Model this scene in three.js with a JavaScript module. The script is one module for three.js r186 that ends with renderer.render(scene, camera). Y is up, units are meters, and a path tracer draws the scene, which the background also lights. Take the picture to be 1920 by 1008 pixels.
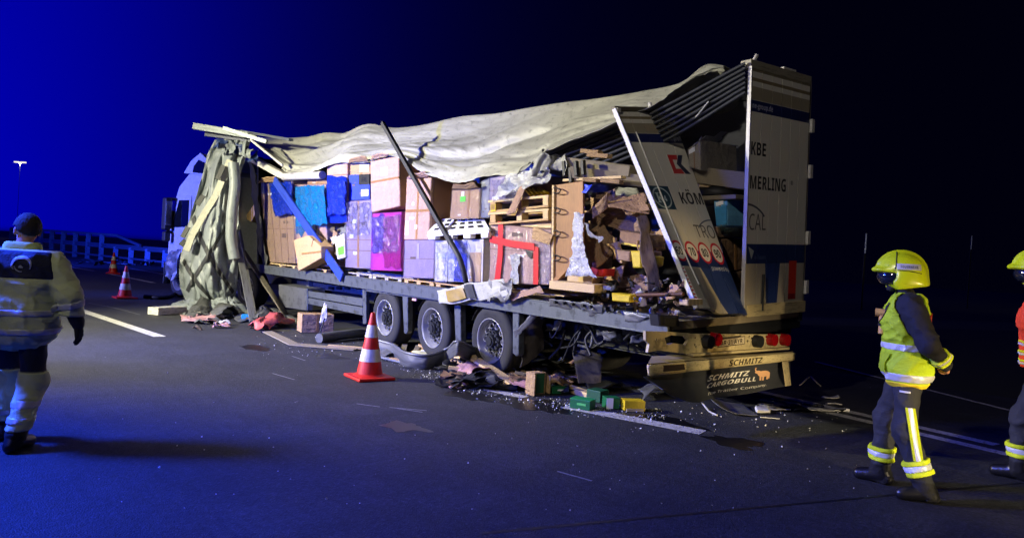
import * as THREE from 'three';
import { RoundedBoxGeometry } from 'three/addons/geometries/RoundedBoxGeometry.js';
import { mergeGeometries, mergeVertices } from 'three/addons/utils/BufferGeometryUtils.js';
import { ImprovedNoise } from 'three/addons/math/ImprovedNoise.js';

// ---------- camera ----------
const V3 = (x, y, z) => new THREE.Vector3(x, y, z);
const scene = new THREE.Scene();
const FPX = 1306.15, CAMH = 1.6376;                       // focal length in pixels of the 1920 x 1008 photograph
const camera = new THREE.PerspectiveCamera(2 * Math.atan(504 / FPX) * 180 / Math.PI, 1920 / 1008, 0.1, 3000);
camera.position.set(0, CAMH, 0);
camera.rotation.set(-0.01115, 0, 0.06133, 'YXZ');
camera.updateMatrixWorld(true);
const renderer = new THREE.WebGLRenderer({ antialias: true });
renderer.toneMapping = THREE.LinearToneMapping;
renderer.toneMappingExposure = 1.0;
renderer.shadowMap.enabled = true;

// ---------- night sky: air lit blue by the emergency lights beyond the left edge ----------
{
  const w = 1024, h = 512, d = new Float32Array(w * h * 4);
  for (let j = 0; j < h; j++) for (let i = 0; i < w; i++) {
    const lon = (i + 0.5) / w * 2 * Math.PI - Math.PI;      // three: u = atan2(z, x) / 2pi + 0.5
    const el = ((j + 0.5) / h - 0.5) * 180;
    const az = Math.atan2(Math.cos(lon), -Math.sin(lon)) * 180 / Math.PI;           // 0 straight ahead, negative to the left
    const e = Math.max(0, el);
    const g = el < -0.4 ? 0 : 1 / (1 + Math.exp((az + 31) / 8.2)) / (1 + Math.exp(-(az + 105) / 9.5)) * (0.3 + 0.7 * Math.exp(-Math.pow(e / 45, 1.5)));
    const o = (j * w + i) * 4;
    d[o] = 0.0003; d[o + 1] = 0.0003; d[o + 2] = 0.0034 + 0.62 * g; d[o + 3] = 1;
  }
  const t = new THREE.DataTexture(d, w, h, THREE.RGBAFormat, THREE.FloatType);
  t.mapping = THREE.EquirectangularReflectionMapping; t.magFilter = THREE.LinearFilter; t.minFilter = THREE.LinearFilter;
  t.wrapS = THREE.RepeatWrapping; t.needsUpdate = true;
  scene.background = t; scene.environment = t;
}
// faint moonlight
const moon = new THREE.DirectionalLight(0xc8d4ff, 0.012);
moon.position.set(-8, 30, 14); moon.castShadow = true; moon.shadow.radius = 10;
Object.assign(moon.shadow.camera, { left: -40, right: 40, top: 40, bottom: -40, far: 120 });
scene.add(moon);

// ---------- helpers ----------
let seed = 4711;
const rnd = () => { seed = (seed + 0x6D2B79F5) | 0; let t = Math.imul(seed ^ (seed >>> 15), 1 | seed); t = (t + Math.imul(t ^ (t >>> 7), 61 | t)) ^ t; return ((t ^ (t >>> 14)) >>> 0) / 4294967296; };
const rr = (a, b) => a + (b - a) * rnd();
const perlin = new ImprovedNoise();
const noise = (x, y, z) => perlin.noise(x, y, z);
const fbm = (x, y, z) => noise(x, y, z) * 0.57 + noise(x * 2.1, y * 2.1, z * 2.1 + 7) * 0.29 + noise(x * 4.3, y * 4.3, z * 4.3 + 3) * 0.14;
const lerp = (a, b, t) => a + (b - a) * t;
const used = {};
const numbered = n => { const k = used[n] || 0; used[n] = k + 1; return k ? n + '_' + String(k).padStart(3, '0') : n; };
function ray(px, py) {
  return V3((px - 960) / FPX, -(py - 504) / FPX, -1).applyQuaternion(camera.quaternion);
}
const ground = (px, py, y = 0) => { const d = ray(px, py); return camera.position.clone().addScaledVector(d, (y - CAMH) / d.y); };
const atDepth = (px, py, z) => { const d = ray(px, py); return camera.position.clone().addScaledVector(d, -z / d.z); };
function shadows(o) { o.traverse(c => { if (c.isMesh) { c.castShadow = true; c.receiveShadow = true; } }); return o; }
function tag(o, label, category, group, kind) {
  if (label) o.userData.label = label; if (category) o.userData.category = category;
  if (group) o.userData.group = group; if (kind) o.userData.kind = kind; return o;
}
function thing(name, label, category, pos, group) {
  const o = new THREE.Group(); o.name = numbered(name); if (pos) o.position.copy(pos); scene.add(o);
  return tag(o, label, category, group);
}
function part(name, geo, m, parent) {
  const o = new THREE.Mesh(Array.isArray(geo) ? mergeGeometries(geo.map(g => g.index ? g.toNonIndexed() : g)) : geo, m);
  o.name = parent === scene ? numbered(name) : name; o.castShadow = o.receiveShadow = true; parent.add(o); return o;
}
// geometry helpers
const strip = g => { for (const k of Object.keys(g.attributes)) if (!['position', 'normal', 'uv'].includes(k)) g.deleteAttribute(k); return g; };
function boxG(w, h, d, x = 0, y = 0, z = 0, r = 0.006) {
  const rad = Math.min(r, w * 0.3, h * 0.3, d * 0.3);
  const g = rad > 0.0015 ? new RoundedBoxGeometry(w, h, d, 1, rad) : new THREE.BoxGeometry(w, h, d);
  return g.translate(x, y, z);
}
function barG(a, b, w, h, r = 0.006, up) {                  // box beam from a to b: w across, h in the up direction
  const d = b.clone().sub(a), L = d.length(); d.normalize();
  let u = up ? up.clone() : V3(0, 1, 0); if (Math.abs(u.dot(d)) > 0.97) u = V3(1, 0, 0);
  const x = u.clone().cross(d).normalize(), y = d.clone().cross(x).normalize();
  const m = new THREE.Matrix4().makeBasis(x, y, d).setPosition(a.clone().add(b).multiplyScalar(0.5));
  return boxG(w, h, L, 0, 0, 0, r).applyMatrix4(m);
}
function tubeG(pts, r, seg = 8, n) {
  const c = new THREE.CatmullRomCurve3(pts); const k = n || Math.max(2, pts.length * 5);
  const t = new THREE.TubeGeometry(c, k, r, seg, false);
  const caps = [0, 1].map(e => { const g = new THREE.CircleGeometry(r, seg); const p = c.getPointAt(e), q = c.getTangentAt(e).multiplyScalar(e ? 1 : -1);
    g.applyQuaternion(new THREE.Quaternion().setFromUnitVectors(V3(0, 0, 1), q)); return g.translate(p.x, p.y, p.z); });
  return mergeGeometries([t, ...caps].map(g => g.toNonIndexed()));
}
function cylG(a, b, r1, r2 = r1, seg = 20) {
  const d = b.clone().sub(a); const g = new THREE.CylinderGeometry(r2, r1, d.length(), seg);
  g.applyQuaternion(new THREE.Quaternion().setFromUnitVectors(V3(0, 1, 0), d.clone().normalize()));
  const c = a.clone().add(b).multiplyScalar(0.5); return g.translate(c.x, c.y, c.z);
}
// a solid sheet: f(s, t) gives a point, the sheet gets a real thickness along its normals
function sheetG(f, ns, nt, th = 0.004, usc = 1, vsc = 1) {
  const P = [], N = [];
  for (let j = 0; j <= nt; j++) for (let i = 0; i <= ns; i++) P.push(f(i / ns, j / nt));
  const id = (i, j) => j * (ns + 1) + i;
  for (let j = 0; j <= nt; j++) for (let i = 0; i <= ns; i++) {
    const a = P[id(Math.min(i + 1, ns), j)].clone().sub(P[id(Math.max(i - 1, 0), j)]);
    const b = P[id(i, Math.min(j + 1, nt))].clone().sub(P[id(i, Math.max(j - 1, 0))]);
    N.push(a.cross(b).normalize());
  }
  const pos = [], uv = [], idx = []; const K = P.length;
  for (const s of [1, -1]) P.forEach((p, k) => { pos.push(p.x + N[k].x * s * th / 2, p.y + N[k].y * s * th / 2, p.z + N[k].z * s * th / 2); uv.push((k % (ns + 1)) / ns * usc, Math.floor(k / (ns + 1)) / nt * vsc); });
  for (let j = 0; j < nt; j++) for (let i = 0; i < ns; i++) {
    const a = id(i, j), b = id(i + 1, j), c = id(i + 1, j + 1), d = id(i, j + 1);
    idx.push(a, b, c, a, c, d, K + a, K + c, K + b, K + a, K + d, K + c);
  }
  const edge = (a, b) => idx.push(a, K + a, b, b, K + a, K + b);
  for (let i = 0; i < ns; i++) { edge(id(i, 0), id(i + 1, 0)); edge(id(i + 1, nt), id(i, nt)); }
  for (let j = 0; j < nt; j++) { edge(id(0, j + 1), id(0, j)); edge(id(ns, j), id(ns, j + 1)); }
  const g = new THREE.BufferGeometry();
  g.setAttribute('position', new THREE.Float32BufferAttribute(pos, 3)); g.setAttribute('uv', new THREE.Float32BufferAttribute(uv, 2));
  g.setIndex(idx); g.computeVertexNormals(); return g;
}
const quadF = (a, b, c, d) => (s, t) => a.clone().multiplyScalar((1 - s) * (1 - t)).addScaledVector(b, s * (1 - t)).addScaledVector(c, s * t).addScaledVector(d, (1 - s) * t);   // a b on t = 0, d c on t = 1
function crumple(f, amp, freq, off = 0) {
  return (s, t) => { const p = f(s, t), q = p.clone().multiplyScalar(freq);
    return p.add(V3(fbm(q.x + off, q.y, q.z), fbm(q.x + 31, q.y + off, q.z), fbm(q.x, q.y + 57, q.z + off)).multiplyScalar(amp)); };
}
// top-level mesh with its origin at the base of the given world geometry
function free(name, geo, m, label, category, group, kind) {
  const g = Array.isArray(geo) ? mergeGeometries(geo.map(x => x.index ? x.toNonIndexed() : x)) : geo;
  g.computeBoundingBox(); const b = g.boundingBox, c = V3((b.min.x + b.max.x) / 2, b.min.y, (b.min.z + b.max.z) / 2);
  g.translate(-c.x, -c.y, -c.z); const o = part(name, g, m, scene); o.position.copy(c);
  return tag(o, label, category, group, kind);
}
// part in world coordinates under a free() mesh or a thing() without rotation
function sub(name, geo, m, parent) { const o = part(name, geo, m, parent); o.geometry.translate(-parent.position.x, -parent.position.y, -parent.position.z); return o; }

// ---------- textures and materials ----------
function dataTex(n, f, srgb, rep = 1) {
  const d = new Uint8Array(n * n * 4);
  for (let j = 0; j < n; j++) for (let i = 0; i < n; i++) { const c = f(i / n, j / n, i, j); const o = (j * n + i) * 4; for (let k = 0; k < 3; k++) d[o + k] = Math.max(0, Math.min(255, (c.length ? c[k] : c) * 255)); d[o + 3] = 255; }
  const t = new THREE.DataTexture(d, n, n); t.magFilter = THREE.LinearFilter; t.minFilter = THREE.LinearMipmapLinearFilter; t.generateMipmaps = true;
  t.wrapS = t.wrapT = THREE.RepeatWrapping; t.repeat.set(rep, rep); if (srgb) t.colorSpace = THREE.SRGBColorSpace; t.needsUpdate = true; return t;
}
// tileable noise
const tn = (u, v, f, o = 0) => { const a = u * 2 * Math.PI, b = v * 2 * Math.PI, k = f / 6.283; return perlin.noise(Math.cos(a) * k + 13 + o, Math.sin(a) * k + 5.3, Math.cos(b) * k + 2.1 + o) * 0.5 + perlin.noise(Math.sin(a) * k + 3 + o, Math.sin(b) * k + 8.7, Math.cos(b) * k + 1.7) * 0.5; };
const tf = (u, v, f, o = 0) => tn(u, v, f, o) * 0.5 + tn(u, v, f * 2.3, o + 9) * 0.3 + tn(u, v, f * 5.1, o + 21) * 0.2;
function canvasTex(w, h, draw) {
  const c = document.createElement('canvas'); c.width = w; c.height = h; const x = c.getContext('2d'); draw(x, w, h);
  const t = new THREE.CanvasTexture(c); t.colorSpace = THREE.SRGBColorSpace; t.anisotropy = 8; return t;
}
const M = (color, roughness = 0.7, metalness = 0, extra = {}) => new THREE.MeshStandardMaterial({ color, roughness, metalness, ...extra });
const grainTex = dataTex(256, (u, v) => { const g = 0.86 + 0.16 * tf(u, v, 14) + 0.1 * tf(u, v, 60, 4) + (rnd() - 0.5) * 0.05; return [g, g, g]; }, true);
const dirtTex = dataTex(512, (u, v) => { const s = tf(u, v, 9, 2), q = tf(u, v, 33, 5); const g = 0.85 + 0.12 * q - (s > 0.06 ? Math.min(0.4, (s - 0.06) * 2.6) : 0) * (0.5 + q) + (rnd() - 0.5) * 0.05; return [g, g * 0.985, g * 0.96]; }, true);
const woodTex = dataTex(512, (u, v) => { const w = tn(u, v, 3) * 0.5; const s = 0.5 + 0.5 * Math.sin((v * 34 + w * 9 + tn(u, v, 40) * 0.6) * 6.283 / 2); const g = 0.78 + 0.16 * s + 0.1 * tn(u, v * 7, 60, 3) + (rnd() - 0.5) * 0.05; return [g, g * 0.97, g * 0.92]; }, true);
const plyTex = dataTex(512, (u, v) => { const g = 0.84 + 0.16 * tn(u * 1, v, 4, 2) + 0.14 * tn(Math.floor(u * 128) / 128 * 6, v * 0.5, 30, 5) + 0.05 * (rnd() - 0.5); return [g, g * 0.97, g * 0.9]; }, true);
const cardTex = dataTex(512, (u, v) => { const fl = 0.02 * Math.sin(v * 6.283 * 90); const g = 0.84 + 0.13 * tf(u, v, 8, 1) + 0.08 * tf(u, v, 50, 6) + fl + (rnd() - 0.5) * 0.04; return [g, g * 0.99, g * 0.97]; }, true);
const wrinkleTex = dataTex(512, (u, v) => { const r = 1 - Math.abs(tf(u, v, 10, 3)) * 3.2, s = 1 - Math.abs(tn(u, v * 3, 24, 8)) * 3; return 0.5 * Math.max(0, r) + 0.5 * Math.max(0, s); }, false);
const clothTex = dataTex(512, (u, v) => { const g = 0.9 + 0.12 * tf(u, v, 6, 2) - Math.max(0, tf(u, v, 17, 9) - 0.1) * 0.9 + (rnd() - 0.5) * 0.03; return [g, g, g * 0.98]; }, true);
const clothBump = dataTex(256, (u, v) => 0.5 + 0.4 * tf(u, v, 12, 2) + 0.15 * tf(u, v, 60, 3), false);
const dentTex = dataTex(256, (u, v) => 0.5 + 0.7 * tf(u, v, 5, 12) + 0.25 * tf(u, v, 16, 3), false);
const card = c => M(c, 0.82, 0, { map: cardTex, bumpMap: dentTex, bumpScale: 0.035 });
const mat = {
  card1: card('#b5936e'), card2: card('#a98a6c'), card3: card('#cba878'), card4: card('#bf9c88'), card5: card('#957454'), cardDark: card('#86664a'),
  cardWhite: card('#d8d2c6'),
  tape: M('#a57a4a', 0.3, 0, { map: grainTex }), tapeRed: M('#d3121c', 0.4, 0, { map: grainTex }), label: M('#efefee', 0.6), labelDark: M('#2a2a2c', 0.6), ink: M('#5a4636', 0.8),
  wood: M('#c8a878', 0.75, 0, { map: woodTex }), woodPale: M('#dcc596', 0.75, 0, { map: woodTex }), woodGrey: M('#8b8474', 0.85, 0, { map: woodTex }), ply: M('#a97c4c', 0.6, 0, { map: plyTex }),
  steel: M('#4a4f56', 0.5, 0.6, { map: dirtTex }), steelBlue: M('#6f7780', 0.45, 0.5, { map: dirtTex }), black: M('#101114', 0.6, 0, { map: grainTex }), frame: M('#23262b', 0.55, 0.3, { map: dirtTex }),
  alu: M('#aeb2b8', 0.35, 0.85, { map: dirtTex }), aluDull: M('#8d9196', 0.5, 0.6, { map: dirtTex }), galv: M('#9a9ea2', 0.5, 0.7, { map: dirtTex }),
  rubber: M('#1d1e20', 0.85, 0, { map: grainTex }), tyre: M('#2a2b2e', 0.85, 0, { map: dirtTex }),
  white: M('#d9dadb', 0.45, 0, { map: dirtTex }), cream: M('#cdbf95', 0.5, 0, { map: dirtTex }), whiteClean: M('#e6e6e4', 0.4),
  red: M('#c0140f', 0.4), rim: M('#c4c7cb', 0.3, 0.35, { map: dirtTex }), lampRed: M('#8a0d12', 0.15), yellow: M('#e8c71a', 0.5, 0, { map: grainTex }), green: M('#0f6b3a', 0.45, 0, { map: grainTex }), pink: M('#c99aa2', 0.6, 0, { map: dirtTex }),
  blueBox: M('#3f9bcf', 0.5, 0, { map: grainTex }), blueBoxLit: M('#7cc4ea', 0.5, 0, { map: grainTex }), bluePlastic: M('#1f7fd0', 0.4),  // second blue is the first one with floodlight painted in
  foil: new THREE.MeshStandardMaterial({ color: '#cfd0d0', roughness: 0.42, metalness: 0.35, bumpMap: wrinkleTex, bumpScale: 0.02 }),
  tarp: M('#969690', 0.55, 0, { map: clothTex, bumpMap: clothBump, bumpScale: 0.01 }), tarpPale: M('#b9b9ae', 0.58, 0, { map: clothTex, bumpMap: clothBump, bumpScale: 0.008 }),
  curtain: M('#8d959e', 0.45, 0, { map: clothTex, bumpMap: clothBump, bumpScale: 0.01 }), strap: M('#2a2c30', 0.6), glassDark: M('#0c1018', 0.05, 0),
  plasticGrey: M('#5a5d60', 0.6, 0, { map: dirtTex }), junk: M('#5e5040', 0.8, 0, { map: dirtTex }), earth: M('#6b5a45', 0.9, 0, { map: dirtTex }),
};
const filmM = (color, rough = 0.16, extra = {}) => new THREE.MeshPhysicalMaterial({ color, roughness: rough, transmission: 1, thickness: 0, ior: 1.5, bumpMap: wrinkleTex, bumpScale: 0.008, ...extra });
const film = filmM('#f4f6ff');
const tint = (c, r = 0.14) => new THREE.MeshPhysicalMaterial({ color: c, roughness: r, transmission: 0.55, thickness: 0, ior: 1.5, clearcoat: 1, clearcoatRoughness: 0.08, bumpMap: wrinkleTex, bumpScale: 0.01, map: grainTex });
const glintBlue = tint('#1c46e8'), glintCyan = tint('#23a0e8', 0.1), filmPink = tint('#e23aa0', 0.2), filmViolet = tint('#8a55d8', 0.2);  // blue and cyan tints paint the beacon reflections into the film colour
const filmLilac = new THREE.MeshPhysicalMaterial({ color: '#a795ac', roughness: 0.4, clearcoat: 0.8, clearcoatRoughness: 0.2, bumpMap: wrinkleTex, bumpScale: 0.004, map: cardTex });
// ---------- lamps outside the frame: floodlight and beacons of the rescue teams, plus added spots ----------
function workLamp(name, label, category, pos, aim, color, intensity, angle, pen, glow, size = 0.34, radius = 6, group) {
  const t = thing(name, label, category, V3(pos.x, 0, pos.z), group); const H = pos.y;
  for (let k = 0; k < 3; k++) { const a = k * 2.094 + 0.4; part('leg', cylG(V3(Math.cos(a) * 0.75, 0.015, Math.sin(a) * 0.75), V3(0, 0.9, 0), 0.016, 0.016, 10), mat.black, t); }
  part('pole', [cylG(V3(0, 0.5, 0), V3(0, H * 0.6, 0), 0.026, 0.026, 14), cylG(V3(0, H * 0.6, 0), V3(0, H - 0.18, 0), 0.018, 0.018, 14)], mat.aluDull, t);
  const head = new THREE.Group(); head.name = 'lamp_head'; t.add(head); head.position.set(0, H, 0);
  const d = aim.clone().sub(pos).normalize(); head.quaternion.setFromUnitVectors(V3(0, 0, 1), d);
  part('housing', boxG(size + 0.06, size * 0.8 + 0.06, 0.1, 0, 0, -0.055, 0.02), mat.black, head);
  part('lens', boxG(size, size * 0.8, 0.012, 0, 0, 0.0, 0.003), M(0x111111, 0.3, 0, { emissive: color, emissiveIntensity: glow }), head);
  const l = new THREE.SpotLight(color, intensity, 0, angle, pen, 2); l.position.copy(pos).addScaledVector(d, 0.03); l.target.position.copy(aim);
  l.castShadow = true; l.shadow.radius = radius; l.shadow.mapSize.set(2048, 2048); l.name = name + '_light';
  t.add(l); l.position.sub(t.position); scene.add(l.target); l.target.name = name + '_aim';
  return t;
}
workLamp('unseen_floodlight', 'white work floodlight on a tall tripod beside the carriageway', 'floodlight', V3(-13.0, 5.4, -8.0), V3(-2.4, 1.8, -13.6), 0xfff8d2, 1750, 0.72, 0.45, 2.0, 0.42, 14);
workLamp('unseen_blue_lamp', 'blue beacon on a tripod shining down on the asphalt', 'beacon', V3(-6.9, 4.4, -5.1), V3(-2.3, 0, -4.7), 0x2648ff, 620, 0.9, 1.0, 2.0, 0.26, 22);
workLamp('unseen_blue_lamp', 'blue beacon on a tripod far up the road beside the barrier', 'beacon', V3(-27.5, 3.6, -30.0), V3(-25.5, 0.3, -44.0), 0x1c3cff, 1700, 0.95, 0.6, 2.0, 0.26, 6);
workLamp('unseen_blue_lamp', 'added blue spot on a tripod, put in to tint the wrapped cartons', 'beacon', V3(-9.2, 2.4, -7.2), V3(-3.7, 1.2, -12.2), 0x2048ff, 800, 0.62, 1.0, 2.0, 0.26, 6);  // added narrow spot that tints the load blue
workLamp('unseen_blue_lamp', 'added blue spot on a tripod, put in to tint the truck cab', 'beacon', V3(-17.5, 2.6, -14.5), V3(-10.2, 2.4, -20.6), 0x3050ff, 900, 0.42, 0.8, 2.0, 0.26, 6);  // added narrow spot that gives the cab its blue
workLamp('unseen_floodlight', 'added white floodlight further up the road, put in for the cones and cab', 'floodlight', V3(-19.5, 5.0, -13.5), V3(-12.0, 0.6, -23.0), 0xfff0e0, 250, 0.98, 0.6, 2.0, 0.42, 7);  // added second flood so the far cones and cab get light
workLamp('added_low_spot', 'added low warm spot lighting the edge line in place of car headlights', 'lamp', V3(6.9, 0.8, 1.6), V3(4.3, 0, -6.0), 0xffe6b8, 210, 0.2, 0.8, 1.2, 0.24, 4);  // added spot on the road paint, standing in for car headlights
workLamp('added_low_spot', 'added low warm spot lighting the trailer bumper in place of car headlights', 'lamp', V3(6.2, 0.8, 1.8), V3(2.65, 0.45, -7.6), 0xffe6b0, 330, 0.1, 0.7, 1.2, 0.24, 4);  // added narrow spot for the bumper, standing in for a car headlight
workLamp('added_low_spot', 'added low warm spot lighting the back of the fire crew in place of car headlights', 'lamp', V3(7.4, 0.8, 1.2), V3(3.35, 1.2, -5.35), 0xffd890, 170, 0.11, 0.7, 1.2, 0.24, 4);  // added narrow spot on one back, standing in for a car headlight
workLamp('added_fill_lamp', 'added weak fill lamp on a tripod behind the camera for the rear doors', 'floodlight', V3(-6.0, 8.0, 3.5), V3(2.2, 2.2, -8.0), 0xfff4e4, 190, 0.5, 0.8, 1.0, 0.3, 10);  // added weak fill that lifts the rear doors

// ---------- ground and road ----------
const ROADYAW = 0.8131, RD = V3(-Math.sin(ROADYAW), 0, -Math.cos(ROADYAW)), RN = V3(Math.cos(ROADYAW), 0, -Math.sin(ROADYAW));   // along the road, to its right
const spk = Array.from({ length: 170 * 170 }, () => { const r = rnd(); return r > 0.93 ? 0.7 * rnd() : r < 0.1 ? -0.4 * rnd() : (rnd() - 0.5) * 0.3; });
const asphaltTex = dataTex(1024, (u, v) => { const sp = spk[(Math.floor(v * 170) % 170) * 170 + Math.floor(u * 170) % 170]; const g = 0.6 + 0.3 * tf(u, v, 5, 3) + 0.3 * tn(u, v, 70, 6) + sp * 0.5 + (rnd() - 0.5) * 0.4; return [g, g, g * 1.02]; }, true);
const asphaltBump = dataTex(512, () => rnd(), false);
function sheetRoad(a0, a1, n0, n1, y, uvs) {                // a: metres along, n: metres to the right, from the camera foot
  const P = (a, n) => RD.clone().multiplyScalar(a).addScaledVector(RN, n).setY(y);
  const g = new THREE.BufferGeometry(); const p = [P(a0, n0), P(a0, n1), P(a1, n1), P(a1, n0)];
  g.setAttribute('position', new THREE.Float32BufferAttribute(p.flatMap(q => [q.x, q.y, q.z]), 3));
  g.setAttribute('uv', new THREE.Float32BufferAttribute([a0, n0, a0, n1, a1, n1, a1, n0].map(k => k / uvs), 2));
  g.setIndex([0, 1, 2, 0, 2, 3]); g.computeVertexNormals(); return g;
}
const grass = dataTex(512, (u, v) => { const g = 0.55 + 0.4 * tf(u, v, 20, 3) + (rnd() - 0.5) * 0.4; return [g * 0.8, g, g * 0.6]; }, true);
tag(part('ground', sheetRoad(-900, 1500, -1200, 1200, -0.03, 3), M('#2a2b1e', 0.95, 0, { map: grass }), scene), 'dark grass verge stretching away on both sides of the road', 'ground', null, 'structure');
const road = part('road', sheetRoad(-60, 400, -14, 13.2, 0, 2.2), M('#43454a', 0.7, 0, { map: asphaltTex, bumpMap: asphaltBump, bumpScale: 0.006 }), scene);
tag(road, 'dark asphalt motorway carriageway with painted lane lines', 'road', null, 'structure');
const wornTex = dataTex(512, (u, v) => { const g = 0.86 + 0.1 * tf(u, v, 20, 4) - (tf(u, v, 40, 8) > 0.12 ? 0.35 : 0) + (rnd() - 0.5) * 0.1; return [g, g, g]; }, true);
const paintM = M('#cfcec8', 0.6, 0, { map: wornTex });
function marking(p0, p1, w) {
  const a = ground(...p0), b = ground(...p1), d = b.clone().sub(a).setY(0).normalize(), n = V3(-d.z, 0, d.x).multiplyScalar(w / 2);
  const g = new THREE.BufferGeometry(); const q = [a.clone().add(n), b.clone().add(n), b.clone().sub(n), a.clone().sub(n)], L = a.distanceTo(b);
  g.setAttribute('position', new THREE.Float32BufferAttribute(q.flatMap(k => [k.x, 0.004, k.z]), 3));
  g.setAttribute('uv', new THREE.Float32BufferAttribute([0, 0, L, 0, L, w, 0, w], 2)); g.setIndex([0, 1, 2, 0, 2, 3]); g.computeVertexNormals();
  return part('lane_marking', g, paintM, road);
}
marking([140, 578], [299, 631], 0.2); marking([204, 513], [287, 530], 0.2); marking([128, 500], [176, 508], 0.2); marking([244, 503], [322, 517], 0.2);
marking([60, 486], [92, 491], 0.2); marking([1062, 762], [1318, 811], 0.24); marking([860, 719], [985, 745], 0.16);
marking([1425, 743], [1895, 853], 0.17); marking([1425, 734], [1870, 834], 0.17); marking([1530, 678], [1905, 772], 0.1);
const tarM = M('#15171b', 0.5, 0, { map: grainTex });
for (const [a, b, w] of [[[330, 1008], [960, 700], 0], [[900, 1000], [1920, 905], 0.03], [[20, 760], [620, 1005], 0]]) if (w) { const m = marking(a, b, w); m.material = tarM; m.name = 'tar_seam'; m.position.y = -0.002; }
const scr = M('#8c8d90', 0.6, 0, { map: wornTex });
for (const [a, b] of [[[668, 757], [712, 763]], [[730, 764], [800, 770]], [[745, 766], [792, 773]], [[200, 574], [262, 590]], [[165, 568], [240, 582]], [[548, 668], [572, 676]], [[1045, 884], [1110, 902]], [[510, 700], [552, 712]]]) { const m = marking(a, b, 0.025); m.material = scr; m.name = 'scrape_mark'; }
const stainM = M('#101113', 0.35, 0, { map: grainTex });
[[1010, 760, 0.5], [880, 742, 0.35], [1240, 790, 0.45], [620, 668, 0.3], [760, 800, 0.25], [1380, 830, 0.3], [480, 652, 0.35]].forEach(([x, y, r], i) => {
  const c = ground(x, y), sh = new THREE.Shape([...Array(26)].map((_, k) => { const a = k / 26 * 6.283, q = r * (0.6 + 0.7 * fbm(Math.cos(a) * 1.6 + i * 5, Math.sin(a) * 1.6, i)); return new THREE.Vector2(Math.cos(a) * q * 1.6, Math.sin(a) * q); }));
  const g = new THREE.ShapeGeometry(sh).rotateX(-Math.PI / 2).rotateY(ROADYAW + 1.57).translate(c.x, 0.003, c.z); part('fluid_stain', g, stainM, road); });
// low concrete kerb along the right shoulder
const kerbPt = (a, n, y) => RD.clone().multiplyScalar(a).addScaledVector(RN, n).setY(y);

// ---------- crash barrier beyond the cab ----------
{
  const A = atDepth(20, 427, 60), A2 = atDepth(218, 441, 47), B = atDepth(262, 460, 44), C = atDepth(345, 470, 41);
  const lo0 = atDepth(20, 446, 60), lo1 = atDepth(345, 472, 41);
  const t = thing('crash_barrier', 'steel crash barrier with a raised top rail beyond the truck cab', 'barrier', V3(lo1.x, 0, lo1.z));
  const gm = M('#8f9499', 0.5, 0.4, { map: dirtTex });
  sub('top_rail', [barG(A, A2, 0.14, 0.16), barG(A2, B, 0.14, 0.16)], gm, t);
  const W = []; for (const dy of [-0.09, 0.09]) W.push(barG(lo0.clone().add(V3(0, dy, 0)), lo1.clone().add(V3(0, dy, 0)), 0.1, 0.13, 0.03));
  W.push(barG(lo0, lo1, 0.03, 0.3)); sub('beam', W, gm, t);
  sub('lower_rail', barG(V3(lo0.x, 0.28, lo0.z), V3(lo1.x, 0.28, lo1.z), 0.1, 0.12), gm, t);
  for (let k = 0; k <= 13; k++) { const s = k / 13, p = lo0.clone().lerp(lo1, s); const top = A.clone().lerp(A2, Math.min(1, s / 0.62));
    const y1 = s < 0.64 ? top.y : p.y; sub('post', boxG(0.34, y1 + 0.25, 0.16, p.x, (y1 - 0.25) / 2, p.z - 0.05), gm, t); }
}
// debris lying in front of the barrier
for (let k = 0; k < 16; k++) {
  const p = ground(rr(160, 320), rr(490, 499)); const w = rr(0.3, 1.1);
  const g = sheetG(crumple((s, u) => V3(p.x + (s - 0.5) * w, 0.03 + 0.12 * Math.sin(s * 3.1) * (k % 3), p.z + (u - 0.5) * 0.4), 0.12, 3, k), 5, 3, 0.012);
  g.computeBoundingBox(); g.translate(0, 0.005 - g.boundingBox.min.y, 0);
  free('debris_scrap', g, [mat.white, mat.aluDull, mat.plasticGrey][k % 3], `crumpled ${['white', 'silvery', 'dark grey'][k % 3]} wreckage scrap lying in front of the crash barrier`, 'debris', 'scraps below the crash barrier');
}
// far lamp post with two lit heads, and distant roadside reflectors
{
  const z = 150, p = atDepth(37, 303, z); const t = thing('street_lamp', 'distant double-headed street lamp shining white over the dark', 'street lamp', V3(p.x, 0, p.z));
  part('mast', cylG(V3(0, -0.03, 0), V3(0, p.y - 0.2, 0), 0.05, 0.03, 10), mat.galv, t);
  part('arm', barG(V3(-0.7, p.y, 0), V3(0.8, p.y, 0), 0.08, 0.08), mat.galv, t);
  const glow = M(0x222222, 0.4, 0, { emissive: 0xfff6e0, emissiveIntensity: 1.1 });
  for (const s of [-0.75, 0.85]) part('lamp_head', boxG(0.9, 0.28, 0.4, s, p.y - 0.12, 0.1, 0.05), glow, t);
  const l = new THREE.PointLight(0xfff2dc, 60, 0, 2); l.position.set(0, p.y - 0.5, 0.2); l.castShadow = true; t.add(l); l.name = 'street_lamp_light';
  part('light_housing', boxG(0.3, 0.5, 0.3, 0, p.y - 0.25, 0, 0.04), glow, t);
}
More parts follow.
